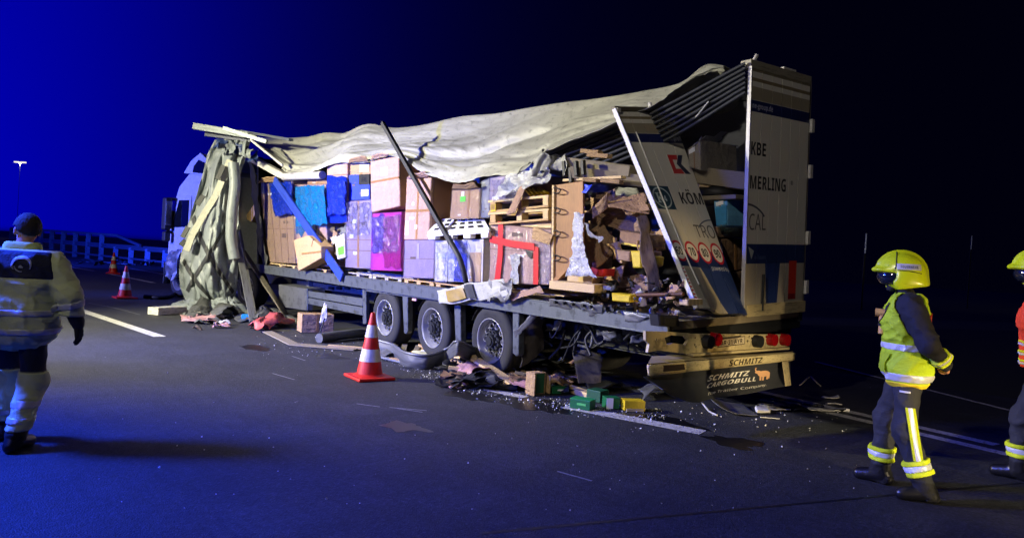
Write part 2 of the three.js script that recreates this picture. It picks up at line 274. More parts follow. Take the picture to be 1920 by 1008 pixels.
for (const [x, y, z] of [[1622, 478, 42], [1821, 470, 60]]) {
  const p = atDepth(x, y, z); const t = thing('marker_post', 'slim pale marker post standing on the dark far verge', 'marker post', V3(p.x, 0, p.z), 'marker posts on the far verge');
  part('post', boxG(0.1, p.y + 1.4, 0.06, 0, (p.y + 1.4) / 2 - 0.03, 0), mat.black, t);
  part('reflector', boxG(0.07, 1.2, 0.02, 0, p.y + 0.7, 0.035, 0.004), M('#aab4e8', 0.2), t);
}
// ---------- the trailer's own frame: v across from its left side, y up, u forward from its rear ----------
const trailer = new THREE.Group(); trailer.name = 'semi_trailer';
trailer.position.set(1.7534, 0, -7.2941); trailer.rotation.set(0, 0.65734, 0.05494, 'YXZ'); scene.add(trailer); trailer.updateMatrixWorld(true);
tag(trailer, 'wrecked curtain-sided semi-trailer with torn roof tarp and missing left side', 'trailer');
const TI = trailer.matrixWorld.clone().invert(), TQ = trailer.quaternion.clone();
const L = (v, y, u) => V3(v, y, -u);
function localRay(px, py) { const o = camera.position.clone().applyMatrix4(TI), d = ray(px, py).transformDirection(TI); return [o, d]; }
const onV = (px, py, v) => { const [o, d] = localRay(px, py); return o.addScaledVector(d, (v - o.x) / d.x); };       // pixel on the plane v = const
const onU = (px, py, u) => { const [o, d] = localRay(px, py); return o.addScaledVector(d, (-u - o.z) / d.z); };      // pixel on the plane u = const
const onY = (px, py, y) => { const [o, d] = localRay(px, py); return o.addScaledVector(d, (y - o.y) / d.y); };
const toWorld = p => p.clone().applyMatrix4(trailer.matrixWorld);
const wV = (px, py, v) => toWorld(onV(px, py, v)), wU = (px, py, u) => toWorld(onU(px, py, u));
const toLocal = p => p.clone().applyMatrix4(TI);
// solid with its face on the plane v0, its outline given in pixels, going back by depth
const faceM = new THREE.Matrix4().makeBasis(V3(0, 0, 1), V3(0, 1, 0), V3(-1, 0, 0));
function faceG(px, v0, depth, bevel = 0.006) {
  const s = new THREE.Shape(px.map(p => { const q = onV(p[0], p[1], v0); return new THREE.Vector2(q.z, q.y); }));
  const g = new THREE.ExtrudeGeometry(s, { depth: Math.max(0.002, depth - 2 * bevel), bevelEnabled: bevel > 0, bevelSize: bevel, bevelOffset: -bevel, bevelThickness: bevel, bevelSegments: 1, curveSegments: 4 });
  g.translate(0, 0, bevel);
  return g.applyMatrix4(faceM).translate(v0 + depth, 0, 0);
}
const rearM = new THREE.Matrix4();
function rearG(px, u0, depth, bevel = 0.006) {              // outline on the plane u0, going forward by depth
  const s = new THREE.Shape(px.map(p => { const q = onU(p[0], p[1], u0); return new THREE.Vector2(q.x, q.y); }));
  const g = new THREE.ExtrudeGeometry(s, { depth: Math.max(0.002, depth - 2 * bevel), bevelEnabled: bevel > 0, bevelSize: bevel, bevelOffset: -bevel, bevelThickness: bevel, bevelSegments: 1, curveSegments: 4 });
  return g.translate(0, 0, bevel - u0 - depth);
}
const tp = (name, geo, m, parent = trailer) => part(name, geo, m, parent);

// floor, rails, beams
tp('floor', [boxG(2.46, 0.09, 13.55, 1.275, 1.06, -6.8)], mat.woodGrey);
{
  const s = new THREE.Shape([[0.02, 0.98], [13.58, 0.98], [13.58, 1.145], [0.02, 1.145]].map(p => new THREE.Vector2(-p[0], p[1])));
  for (let u = 0.3; u < 13.3; u += 0.2) { if (rnd() < 0.25) continue; const h = new THREE.Path(); h.absellipse(-u, 1.075 + (Math.floor(u * 5) % 2) * 0.03, 0.028, 0.02, 0, 6.283, true); s.holes.push(h); }
  const g = new THREE.ExtrudeGeometry(s, { depth: 0.03, bevelEnabled: false, curveSegments: 5 }).applyMatrix4(faceM).translate(-0.02, 0, 0);
  tp('side_rail', [g, boxG(0.1, 0.022, 13.5, 0.0, 0.97, -6.8), boxG(0.09, 0.02, 13.5, -0.005, 1.155, -6.8)], mat.steelBlue);
}
tp('side_rail', boxG(0.08, 0.18, 13.56, 2.52, 1.06, -6.8), mat.steel);
for (const v of [0.72, 1.83]) tp('chassis_beam', [boxG(0.02, 0.42, 12.6, v, 0.79, -6.7), boxG(0.14, 0.02, 12.6, v, 0.575, -6.7), boxG(0.14, 0.02, 12.6, v, 1.005, -6.7)], mat.frame);
for (let u = 0.6; u < 13.4; u += 0.8) tp('cross_member', boxG(2.4, 0.1, 0.06, 1.27, 0.955, -u), mat.frame);
tp('bulkhead', boxG(2.5, 2.75, 0.05, 1.275, 2.5, -13.55), mat.frame);
tp('right_wall', boxG(0.03, 2.72, 13.3, 2.5, 2.5, -6.8), M('#7d8088', 0.6, 0, { map: clothTex }));
// side guards between the landing legs and the wheels
tp('storage_box', faceG([[522, 533], [573, 541], [573, 582], [534, 576], [522, 560]], 0.06, 0.45, 0.01), mat.plasticGrey);
for (const q of [[[576, 545], [679, 559], [679, 574], [576, 556]], [[576, 558], [679, 576], [679, 591], [576, 569]]]) tp('guard_board', faceG(q, 0.05, 0.03, 0.004), mat.steelBlue);
tp('guard_post', faceG([[679, 533], [686, 534], [686, 607], [680, 607]], 0.03, 0.07, 0.004), mat.steelBlue);
tp('guard_post', faceG([[573, 540], [576, 541], [576, 582], [573, 582]], 0.03, 0.07, 0.004), mat.steelBlue);
tp('pallet_box', [faceG([[556, 525], [678, 541], [678, 553], [556, 536]], 0.5, 0.9, 0.01)], mat.aluDull);
for (const x of [615, 630, 645]) tp('bolt', faceG([[x, 537], [x + 7, 538], [x + 7, 543], [x, 542]], 0.44, 0.06, 0.004), mat.black);
for (const v of [0.45, 2.1]) tp('landing_leg', [boxG(0.13, 0.85, 0.13, v, 0.62, -11.1), boxG(0.1, 0.35, 0.1, v, 0.22, -11.1), boxG(0.3, 0.03, 0.26, v, 0.07, -11.1)], mat.aluDull);
tp('wheel_beam', faceG([[686, 534], [985, 571], [985, 587], [686, 546]], -0.01, 0.09, 0.006), mat.steelBlue);
for (const q of [[[754, 553], [764, 554], [764, 621], [761, 626], [757, 624]], [[851, 567], [863, 569], [864, 646], [860, 650], [854, 645]], [[961, 580], [973, 582], [972, 665], [968, 668], [961, 662]]])
  tp('mudguard_bracket', faceG(q, 0.0, 0.1, 0.008), mat.steelBlue);
tp('side_marker_lamp', faceG([[772, 559], [780, 560], [780, 564], [772, 563]], -0.025, 0.02, 0.002), M('#d9a0a0', 0.3));
tp('side_marker_lamp', faceG([[597, 524], [601, 525], [601, 528], [597, 527]], -0.04, 0.02, 0.002), M('#d8d8e8', 0.3));
// wheels
function tyreG() {
  const pr = [[0.30, 0.02], [0.315, -0.005], [0.36, -0.012], [0.42, -0.018], [0.465, -0.006], [0.49, 0.02], [0.5, 0.045], [0.502, 0.09], [0.494, 0.095], [0.494, 0.105], [0.503, 0.11], [0.503, 0.17], [0.494, 0.175], [0.494, 0.187], [0.503, 0.192], [0.502, 0.25], [0.5, 0.3], [0.49, 0.33], [0.46, 0.36], [0.4, 0.365], [0.32, 0.35], [0.3, 0.33]];
  return new THREE.LatheGeometry(pr.map(p => new THREE.Vector2(p[0], p[1])), 48).rotateZ(-Math.PI / 2);
}
function rimG() {
  const pr = [[0.315, 0.0], [0.322, -0.012], [0.308, -0.016], [0.297, 0.01], [0.285, 0.05], [0.27, 0.09], [0.26, 0.12]];
  return new THREE.LatheGeometry(pr.map(p => new THREE.Vector2(p[0], p[1])), 40).rotateZ(-Math.PI / 2);
}
function discG() {
  const s = new THREE.Shape(); s.absarc(0, 0, 0.272, 0, 6.2832);
  for (let k = 0; k < 10; k++) { const a = k * 0.6283, h = new THREE.Path(); h.absellipse(Math.cos(a) * 0.212, Math.sin(a) * 0.212, 0.04, 0.042, 0, 6.2832, true, a); s.holes.push(h); }
  return new THREE.ExtrudeGeometry(s, { depth: 0.02, bevelEnabled: true, bevelSize: 0.005, bevelThickness: 0.005, bevelSegments: 1, curveSegments: 14 }).rotateY(-Math.PI / 2).translate(0.075, 0, 0);
}
const TG = tyreG(), RG = rimG(), DG = discG();
const HUB = mergeGeometries([cylG(V3(-0.02, 0, 0), V3(0.06, 0, 0), 0.085, 0.105, 24), cylG(V3(-0.04, 0, 0), V3(0.0, 0, 0), 0.06, 0.07, 24), cylG(V3(0.03, 0, 0), V3(0.12, 0, 0), 0.15, 0.155, 24)].map(g => g.toNonIndexed()));
const NUT = cylG(V3(0.0, 0, 0), V3(0.06, 0, 0), 0.016, 0.018, 6);
const drumM = M('#141517', 0.7);
function wheel(v, y, u, flip, turn, parent, scale = 1) {
  const w = new THREE.Group(); w.name = 'wheel'; parent.add(w); w.position.copy(L(v, y, u)); w.scale.setScalar(scale); if (flip) w.rotation.y = Math.PI;
  part('tyre', TG, mat.tyre, w); part('rim', RG, mat.rim, w); const d = part('rim_disc', DG, mat.rim, w); d.rotation.x = turn;
  part('hub', HUB, mat.frame, w); part('brake_drum', cylG(V3(0.15, 0, 0), V3(0.3, 0, 0), 0.25, 0.25, 28), drumM, w);
  for (let k = 0; k < 10; k++) { const a = k * 0.6283 + turn + 0.3; const n = part('wheel_nut', NUT, mat.steel, w); n.position.set(0, Math.cos(a) * 0.128, Math.sin(a) * 0.128); }
  return w;
}
[[920, 627], [811, 608], [722, 593]].forEach((p, k) => {
  const c = onV(p[0], p[1], 0.03); wheel(0.03, 0.49, -c.z, false, k * 0.37, trailer); wheel(2.52, 0.36, -c.z, true, k * 0.5, trailer);
  tp('axle', cylG(L(0.3, 0.46, -c.z), L(2.3, 0.38, -c.z), 0.07, 0.07, 16), mat.frame);
  tp('mudguard', sheetG((s, t) => L(0.06 + 0.42 * t, 0.49 + 0.57 * Math.sin(0.45 + s * 2.25) * 0.95, -c.z - 0.58 * Math.cos(0.45 + s * 2.25)), 18, 1, 0.008), mat.black);
  tp('air_spring', cylG(L(0.9, 0.52, -c.z - 0.2), L(0.9, 0.9, -c.z - 0.2), 0.13, 0.13, 16), mat.rubber);
});
// torn mudguard and flaps behind the last axle
tp('torn_mudguard', sheetG(crumple(quadF(onV(974, 604, 0.05), onV(1021, 577, 0.3), onV(1020, 655, 0.45), onV(978, 690, 0.1)), 0.1, 3), 10, 10, 0.012), M('#4a4540', 0.8, 0, { map: dirtTex }));
tp('torn_mudguard', sheetG(crumple(quadF(onV(962, 622, -0.04), onV(1010, 577, 0.02), onV(1016, 586, 0.05), onV(966, 634, 0.0)), 0.05, 4), 10, 3, 0.012), mat.aluDull);
tp('mud_flap', sheetG(crumple(quadF(onV(1074, 655, 0.5), onV(1126, 660, 0.75), onV(1126, 716, 0.75), onV(1086, 716, 0.5)), 0.06, 3, 4), 8, 8, 0.012), M('#55504a', 0.85, 0, { map: dirtTex }));
tp('hanger_strap', tubeG([onV(1060, 616, 0.5), onV(1050, 650, 0.55), onV(1030, 672, 0.5)], 0.02), mat.black); tp('hanger_strap', tubeG([onV(1210, 602, 0.1), onV(1190, 618, 0.1), onV(1171, 636, 0.15)], 0.018), mat.black);
tp('rear_beam', faceG([[1092, 603], [1166, 610], [1166, 627], [1096, 620]], 0.5, 0.3, 0.01), mat.frame);
tp('rear_beam', [faceG([[1020, 583], [1240, 607], [1240, 620], [1020, 594]], 0.1, 0.1, 0.01)], mat.frame);
tp('bracket', faceG([[1166, 612], [1190, 615], [1189, 630], [1166, 628]], 0.4, 0.1, 0.01), mat.steel);
tp('bent_rail', sheetG(crumple(quadF(onV(1110, 576, -0.08), onV(1215, 592, -0.06), onV(1200, 606, -0.05), onV(1105, 590, -0.02)), 0.06, 4, 2), 14, 4, 0.014), mat.galv);
tp('bent_rail', sheetG(crumple(quadF(onV(1030, 560, -0.1), onV(1130, 572, -0.1), onV(1128, 588, -0.06), onV(1030, 574, -0.05)), 0.04, 5, 9), 14, 4, 0.012), mat.aluDull);
for (const x of [1040, 1056, 1072, 1092, 1106, 1135, 1150]) { const c = onV(x, 565 + (x - 1030) * 0.13, -0.13); tp('rail_bolt', cylG(L(-0.14, c.y, -c.z), L(-0.09, c.y, -c.z), 0.02, 0.02, 8), mat.frame); }

// torn cables, hoses and brackets hanging under the broken rear
for (let k = 0; k < 14; k++) { const x = rr(1000, 1200), v = rr(0.15, 0.9), y = 598 + (x - 1000) * 0.1; const a = onV(x, y, v), b = onV(x + rr(-25, 25), y + rr(14, 40), v + rr(-0.1, 0.1)), c = onV(x + rr(-45, 45), y + rr(20, 70), v + rr(-0.15, 0.15)); if (c.y < 0.05) c.y = 0.05; tp('torn_cable', tubeG([a, b, c], rr(0.008, 0.022), 6, 14), [mat.black, mat.frame, mat.plasticGrey][k % 3]); }
for (let k = 0; k < 10; k++) { const x = rr(1010, 1200), v = rr(0.1, 0.7), y = 592 + (x - 1000) * 0.1 + rr(0, 22); tp('torn_bracket', sheetG(crumple(quadF(onV(x, y, v), onV(x + rr(10, 30), y + rr(-4, 6), v), onV(x + rr(10, 26), y + rr(10, 20), v + 0.08), onV(x + rr(-5, 5), y + rr(10, 18), v + 0.05)), 0.09, 5, k), 7, 6, 0.012), [mat.galv, mat.frame, mat.aluDull, mat.steel][k % 4]); }

// ---------- rear portal, closed right door ----------
const DW = 1.27, doorBase = [1.275, 1.12], doorH = 2.82;
function doorArt(x, w, h, left) {                            // print of one door leaf, w : h = 1.27 : 2.82
  const mx = w / 1.27, Y = m => h - m * h / 2.82;            // metres above the door's foot
  x.fillStyle = '#c9c6ba'; x.fillRect(0, 0, w, h);
  const band = (y1, y0, c) => { x.fillStyle = c; x.fillRect(0, Y(y1), w, Y(y0) - Y(y1)); };
  band(2.82, 2.79, '#6c6552'); band(2.72, 2.68, '#776b52'); band(2.62, 2.47, '#8e8672'); band(2.465, 2.335, '#171f52'); band(0.81, 0.58, '#1a2a58'); band(0.58, 0, '#a39c8c');
  x.fillStyle = '#22356a'; x.beginPath(); if (left) { x.moveTo(w * 0.42, Y(0.58)); x.lineTo(w, Y(0.58)); x.lineTo(w, h); x.lineTo(w * 0.66, h); } else { x.moveTo(w * 0.3, Y(0.58)); x.lineTo(w * 0.55, Y(0.58)); x.lineTo(w * 0.52, Y(0.1)); x.lineTo(w * 0.34, Y(0.1)); } x.fill();
  const txt = (s, px, py, size, col, al = 'left', font = 'sans-serif', wt = 'bold', sx = 1) => { x.save(); x.fillStyle = col; x.font = `${wt} ${size * mx}px ${font}`; x.textAlign = al; x.textBaseline = 'alphabetic'; x.translate(px * mx, Y(py)); x.scale(sx, 1); x.fillText(s, 0, 0); x.restore(); };
  if (left) {
    txt('MEISTERTEAM', 1.27, 2.5, 0.14, '#9d8a72', 'right', 'sans-serif', 'normal', 0.85); txt('www.profi', 1.275, 2.37, 0.085, '#d8dae6', 'right', 'sans-serif', 'bold', 1.0);
    const P = (a, b) => [(a + 0.06) * mx, Y(b + 0.3)], poly = (pts, c) => { x.fillStyle = c; x.beginPath(); pts.forEach((q, i) => i ? x.lineTo(...P(...q)) : x.moveTo(...P(...q))); x.fill(); };
    poly([[0.72, 1.86], [0.95, 1.86], [0.92, 1.79], [0.81, 1.79], [0.81, 1.66], [0.93, 1.66], [0.98, 1.59], [0.72, 1.59]], '#b01a22');
    poly([[0.98, 1.86], [1.09, 1.86], [0.98, 1.73], [1.13, 1.59], [1.0, 1.59], [0.87, 1.73]], '#10183c');
    x.fillStyle = '#1d3d50'; x.fillRect(0.01 * mx, Y(1.7), 0.5 * mx, Y(1.37) - Y(1.7));
    x.strokeStyle = '#a9b8b8'; x.lineWidth = 0.022 * mx; x.beginPath(); x.ellipse(0.27 * mx, Y(1.535), 0.19 * mx, 0.14 * mx, 0, 0, 6.3); x.stroke();
    txt('K', 0.13, 1.46, 0.2, '#b6c4c2', 'left', 'serif', 'bold', 1.2); txt('4', 0.3, 1.48, 0.12, '#b6c4c2');
    txt('KÖM', 1.27, 1.46, 0.225, '#17171b', 'right', 'sans-serif', 'bold', 1.15);
    txt('TRO', 1.26, 1.0, 0.24, '#56534e', 'right', 'sans-serif', 'normal', 1.15);
    x.strokeStyle = '#4c5260'; x.lineWidth = 0.018 * mx; x.beginPath(); x.ellipse(1.27 * mx, Y(0.95), 0.5 * mx, 0.3 * mx, 0, -2.5, -1.57); x.stroke();
    for (let k = 0; k < 4; k++) { const cx = (0.16 + k * 0.315) * mx, cy = Y(0.79); x.fillStyle = '#b9182a'; x.beginPath(); x.arc(cx, cy, 0.145 * mx, 0, 6.3); x.fill(); x.fillStyle = '#dcd9d2'; x.beginPath(); x.arc(cx, cy, 0.115 * mx, 0, 6.3); x.fill(); txt(String(60 + k * 10), 0.16 + k * 0.315, 0.735, 0.155, '#151515', 'center', 'sans-serif', 'bold', 0.9); }
    txt('powered by', 1.24, 0.56, 0.08, '#c6ccd8', 'right', 'sans-serif', 'normal');
    x.fillStyle = '#8f8d84'; x.fillRect(0.12 * mx, Y(0.54), 0.24 * mx, Y(0) - Y(0.54));
  } else {
    txt('ne-group.de', 0.02, 2.375, 0.085, '#a8acc0', 'left', 'sans-serif', 'bold', 0.85);
    txt('KBE', 0.01, 1.84, 0.21, '#14151a', 'left', 'sans-serif', 'bold', 0.84); txt('MERLING', 0.01, 1.45, 0.215, '#14151a', 'left', 'sans-serif', 'bold', 0.79); txt('®', 0.87, 1.54, 0.07, '#14151a');
    txt('CAL', 0.02, 0.975, 0.26, '#4d4b48', 'left', 'sans-serif', 'normal', 0.8);
    x.strokeStyle = '#3d4250'; x.lineWidth = 0.024 * mx; x.beginPath(); x.ellipse(-0.04 * mx, Y(0.95), 0.46 * mx, 0.32 * mx, 0, -1.57, -0.62); x.stroke();
    x.fillStyle = '#9aa2a4'; x.beginPath(); x.moveTo(0.03 * mx, Y(0.78)); x.lineTo(0.15 * mx, Y(0.73)); x.lineTo(0.1 * mx, Y(0.63)); x.fill(); txt('e-Team', 0.16, 0.63, 0.07, '#5c668a', 'left', 'sans-serif', 'normal');
    x.fillStyle = '#b8301c'; x.fillRect(0.9 * mx, Y(0.61), 0.17 * mx, Y(0.13) - Y(0.61)); x.fillStyle = '#7d1018'; x.fillRect(0.9 * mx, Y(0.2), 0.17 * mx, Y(0.13) - Y(0.2));
  }
  // scratches, stains and dust spots
  for (let k = 0; k < 900; k++) { x.fillStyle = `rgba(${rnd() < 0.5 ? '60,52,40' : '225,220,205'},${rr(0.03, 0.16)})`; const a = rnd() * w, b = h * (1 - Math.pow(rnd(), 1.6)); x.fillRect(a, b, rr(1, 5), rr(1, left ? 26 : 12)); }
}
const doorTexL = canvasTex(768, 1706, (x, w, h) => doorArt(x, w, h, true)), doorTexR = canvasTex(768, 1706, (x, w, h) => doorArt(x, w, h, false));
const doorML = M('#ffffff', 0.42, 0, { map: doorTexL }), doorMR = M('#ffffff', 0.42, 0, { map: doorTexR });
// one vertical plank of a door leaf, in the leaf's own frame: x across 0..W, y up 0..H, face towards +z
function plankG(x0, x1, H, W, f) {
  const nx = 2, ny = 24, g = new THREE.BoxGeometry(x1 - x0, H, 0.04, nx, ny, 1).translate((x0 + x1) / 2, H / 2, 0);
  const p = g.attributes.position, uv = g.attributes.uv;
  for (let i = 0; i < p.count; i++) { uv.setXY(i, p.getX(i) / W, p.getY(i) / H); if (f) { const q = f(p.getX(i), p.getY(i), p.getZ(i)); p.setXYZ(i, q.x, q.y, q.z); } }
  g.computeVertexNormals(); return g;
}
{
  const door = new THREE.Group(); door.name = 'rear_door'; door.userData.label = 'closed right rear door with black lettering'; trailer.add(door); door.position.set(1.275, 1.13, -0.02);
  const n = 6; for (let k = 0; k < n; k++) part('panel', plankG(k * 1.24 / n + (k ? 0.003 : 0), (k + 1) * 1.24 / n - 0.003, 2.8, 1.27), doorMR, door);
  part('edge_trim', boxG(0.016, 2.83, 0.05, -0.012, 1.41, 0.0, 0.004), mat.white, door);
  part('seal', boxG(1.22, 2.78, 0.01, 0.63, 1.4, -0.03, 0), mat.black, door);
  part('sill', boxG(1.26, 0.14, 0.03, 0.64, 0.03, 0.03, 0.004), mat.cream, door);
  part('locking_bar', cylG(V3(0.32, 0.02, 0.045), V3(0.32, 0.45, 0.045), 0.014), mat.frame, door);
  for (const y of [0.3, 0.92, 1.75, 2.32]) { tp('hinge', boxG(0.07, 0.17, 0.05, 2.58, 1.1 + y, 0.0, 0.008), mat.white); }
}
tp('corner_post', boxG(0.07, 2.85, 0.1, 2.535, 2.55, -0.06), M('#9c988a', 0.5, 0, { map: dirtTex }));
tp('header', boxG(1.3, 0.1, 0.14, 1.91, 3.985, -0.08), M('#9c988a', 0.5, 0, { map: dirtTex }));
tp('roof_fitting', [boxG(0.28, 0.08, 0.1, 2.3, 4.08, -0.2), cylG(L(2.0, 4.0, 0.2), L(2.4, 4.12, 0.25), 0.02), cylG(L(1.42, 4.02, 0.1), L(1.5, 4.13, 0.1), 0.025)], mat.white);
// rear cross beam, bumper, under-run guard
tp('rear_cross_beam', [boxG(2.5, 0.22, 0.16, 1.3, 0.99, -0.12), boxG(2.3, 0.1, 0.3, 1.3, 0.86, -0.25)], mat.frame);
tp('lamp_cluster', [rearG([[1236, 590], [1274, 592], [1276, 613], [1238, 612]], -0.06, 0.14, 0.015), rearG([[1246, 594], [1268, 596], [1268, 608], [1247, 607]], -0.075, 0.05, 0.008)], mat.black);
{
  const out = [[1211, 621], [1250, 622], [1300, 626], [1480, 627], [1483, 634], [1482, 650], [1310, 661], [1297, 664], [1235, 656], [1215, 660], [1218, 645], [1211, 637]];
  const s = new THREE.Shape(out.map(p => { const q = onU(p[0], p[1], -0.05); return new THREE.Vector2(q.x, q.y); }));
  const hole = (pts) => { const h = new THREE.Path(pts.map(p => { const q = onU(p[0], p[1], -0.05); return new THREE.Vector2(q.x, q.y); })); s.holes.push(h); };
  const circ = (cx, cy, r, rx = 0.62) => hole([...Array(12)].map((_, k) => [cx + Math.cos(-k * 0.5236) * r * rx, cy + Math.sin(-k * 0.5236) * r]));
  hole([[1246, 633], [1258, 628], [1284, 630], [1290, 638], [1286, 646], [1262, 643], [1250, 646]]);
  circ(1330, 641, 12); circ(1423, 640, 11); for (const [x, y] of [[1304, 633], [1316, 635], [1303, 646], [1305, 650], [1405, 631], [1410, 634], [1437, 631], [1402, 639], [1231, 637]]) circ(x, y, 2.6, 0.7);
  const g = new THREE.ExtrudeGeometry(s, { depth: 0.03, bevelEnabled: true, bevelSize: 0.003, bevelThickness: 0.004, bevelSegments: 1, curveSegments: 4 }).translate(0, 0, 0.02);
  tp('bumper', g, mat.cream);
  tp('bumper_back', rearG([[1225, 626], [1478, 630], [1478, 648], [1300, 656], [1225, 650]], 0.06, 0.1), mat.black);
  tp('bumper_lip', rearG([[1300, 663], [1482, 651], [1482, 655], [1300, 668]], -0.11, 0.1, 0.004), mat.cream);
  const rl = (cx, cy, m, rx) => { const c = onU(cx, cy, -0.1); tp('tail_lamp', [cylG(V3(c.x, c.y, c.z + 0.03), V3(c.x, c.y, c.z - 0.06), 0.07, 0.075, 20)], m); };
  rl(1330, 641, mat.black); rl(1423, 640, mat.black); rl(1344, 636, mat.lampRed); rl(1450, 637, mat.lampRed); rl(1474, 637, mat.lampRed);
  const plate = canvasTex(512, 118, (x, w, h) => { x.fillStyle = '#b3a68a'; x.fillRect(0, 0, w, h); x.strokeStyle = '#2a1a12'; x.lineWidth = 10; x.strokeRect(5, 5, w - 10, h - 10); x.fillStyle = '#221712'; x.font = 'bold 92px sans-serif'; x.textAlign = 'center'; x.textBaseline = 'middle'; x.save(); x.translate(w / 2, h / 2 + 4); x.scale(0.95, 1); x.fillText('AR·31 AYR', 0, 0); x.restore(); });
  const a = onU(1346, 652, -0.115), b = onU(1397, 629, -0.115); const pg = new THREE.BoxGeometry(b.x - a.x, Math.abs(b.y - a.y) * 0.92, 0.008).translate((a.x + b.x) / 2, (a.y + b.y) / 2, a.z);
  tp('number_plate', pg, M('#ffffff', 0.5, 0, { map: plate }));
}
{
  // under-run bar with lettering, warm lamplight painted into its yellow base
  const q = [[1215, 684], [1490, 661], [1489, 675], [1217, 704]].map(p => onU(p[0], p[1], -0.16));
  const t = canvasTex(1024, 64, (x, w, h) => { x.fillStyle = '#c9b98a'; x.fillRect(0, 0, w, h); for (let k = 0; k < 500; k++) { x.fillStyle = `rgba(70,55,30,${rr(0.05, 0.3)})`; x.fillRect(rnd() * w, rnd() * h, rr(2, 14), rr(1, 6)); } x.fillStyle = '#3a3028'; x.fillRect(80, 8, 130, 40); x.fillStyle = '#241a14'; x.font = 'bold italic 58px sans-serif'; x.textBaseline = 'middle'; x.save(); x.translate(500, 34); x.scale(1.0, 1); x.fillText('SCHMITZ', 0, 0); x.restore(); });
  const f = quadF(q[3], q[2], q[1], q[0]);
  tp('underrun_bar', sheetG((s, v) => f(s, v).add(V3(0, 0, s < 0.3 ? Math.sin(v * 9 + s * 30) * 0.006 : 0)), 40, 3, 0.03), M('#ffffff', 0.45, 0, { map: t }));
  tp('underrun_top', sheetG(quadF(onU(1215, 682, -0.15), onU(1488, 660, -0.15), onU(1488, 658, 0.0), onU(1222, 668, 0.0)), 4, 2, 0.01), mat.cream);
  // hanging dark spray flap with the print
  const ft = canvasTex(1024, 320, (x, w, h) => {
    x.fillStyle = '#33353a'; x.fillRect(0, 0, w, h); for (let k = 0; k < 700; k++) { x.fillStyle = `rgba(${rnd() < 0.5 ? '90,88,84' : '18,18,20'},${rr(0.05, 0.25)})`; x.fillRect(rnd() * w, rnd() * h, rr(2, 40), rr(1, 4)); }
    x.fillStyle = '#e2ddd0'; x.textBaseline = 'alphabetic'; x.font = 'bold italic 80px sans-serif'; x.save(); x.translate(452, 118); x.scale(0.82, 1); x.fillText('SCHMITZ', 0, 0); x.restore();
    x.save(); x.translate(458, 190); x.scale(0.82, 1); x.font = 'bold italic 68px sans-serif'; x.fillText('CARGOBULL', 0, 0); x.restore();
    x.font = '40px sans-serif'; x.save(); x.translate(486, 270); x.fillText('The Trailer Company.', 0, 0); x.restore();
    // elephant-like bull emblem on the printed flap, amber light painted into its tone
    x.fillStyle = '#d9a67a'; x.beginPath(); x.ellipse(838, 118, 44, 36, 0.25, 0, 6.3); x.fill(); x.fillRect(808, 130, 14, 62); x.fillRect(828, 135, 12, 60); x.fillRect(858, 128, 14, 62); x.fillRect(872, 120, 10, 62);
    x.beginPath(); x.ellipse(798, 92, 22, 18, 0.5, 0, 6.3); x.fill(); x.strokeStyle = '#d9a67a'; x.lineWidth = 8; x.beginPath(); x.moveTo(790, 82); x.quadraticCurveTo(772, 60, 786, 38); x.stroke();
  });
  const top = [[1207, 706], [1482, 676]], bot = [[1240, 730], [1262, 742], [1290, 752], [1312, 754], [1350, 745], [1400, 737], [1440, 731], [1484, 722]];
  const g = sheetG((s, v) => { const px = lerp(top[0][0], top[1][0], s), py = lerp(top[0][1], top[1][1], s);
    const k = s * (bot.length - 1), i = Math.min(bot.length - 2, Math.floor(k)), f2 = k - i; const bx = lerp(bot[i][0], bot[i + 1][0], f2), by = lerp(bot[i][1], bot[i + 1][1], f2);
    const p = onU(lerp(px, bx, v), lerp(py, by, v), -0.13 - 0.16 * v * v); p.z += 0.02 * Math.sin(s * 17 + v * 2) * v; return p; }, 40, 8, 0.012);
  { const uv = g.attributes.uv; for (let i = 0; i < uv.count; i++) uv.setY(i, 1 - uv.getY(i)); }
  tp('spray_flap', g, M('#ffffff', 0.5, 0, { map: ft }));
  tp('flap_edge', [sheetG(quadF(onU(1467, 678, -0.2), onU(1478, 677, -0.2), onU(1483, 722, -0.3), onU(1473, 724, -0.3)), 3, 8, 0.01)], mat.cream);
}
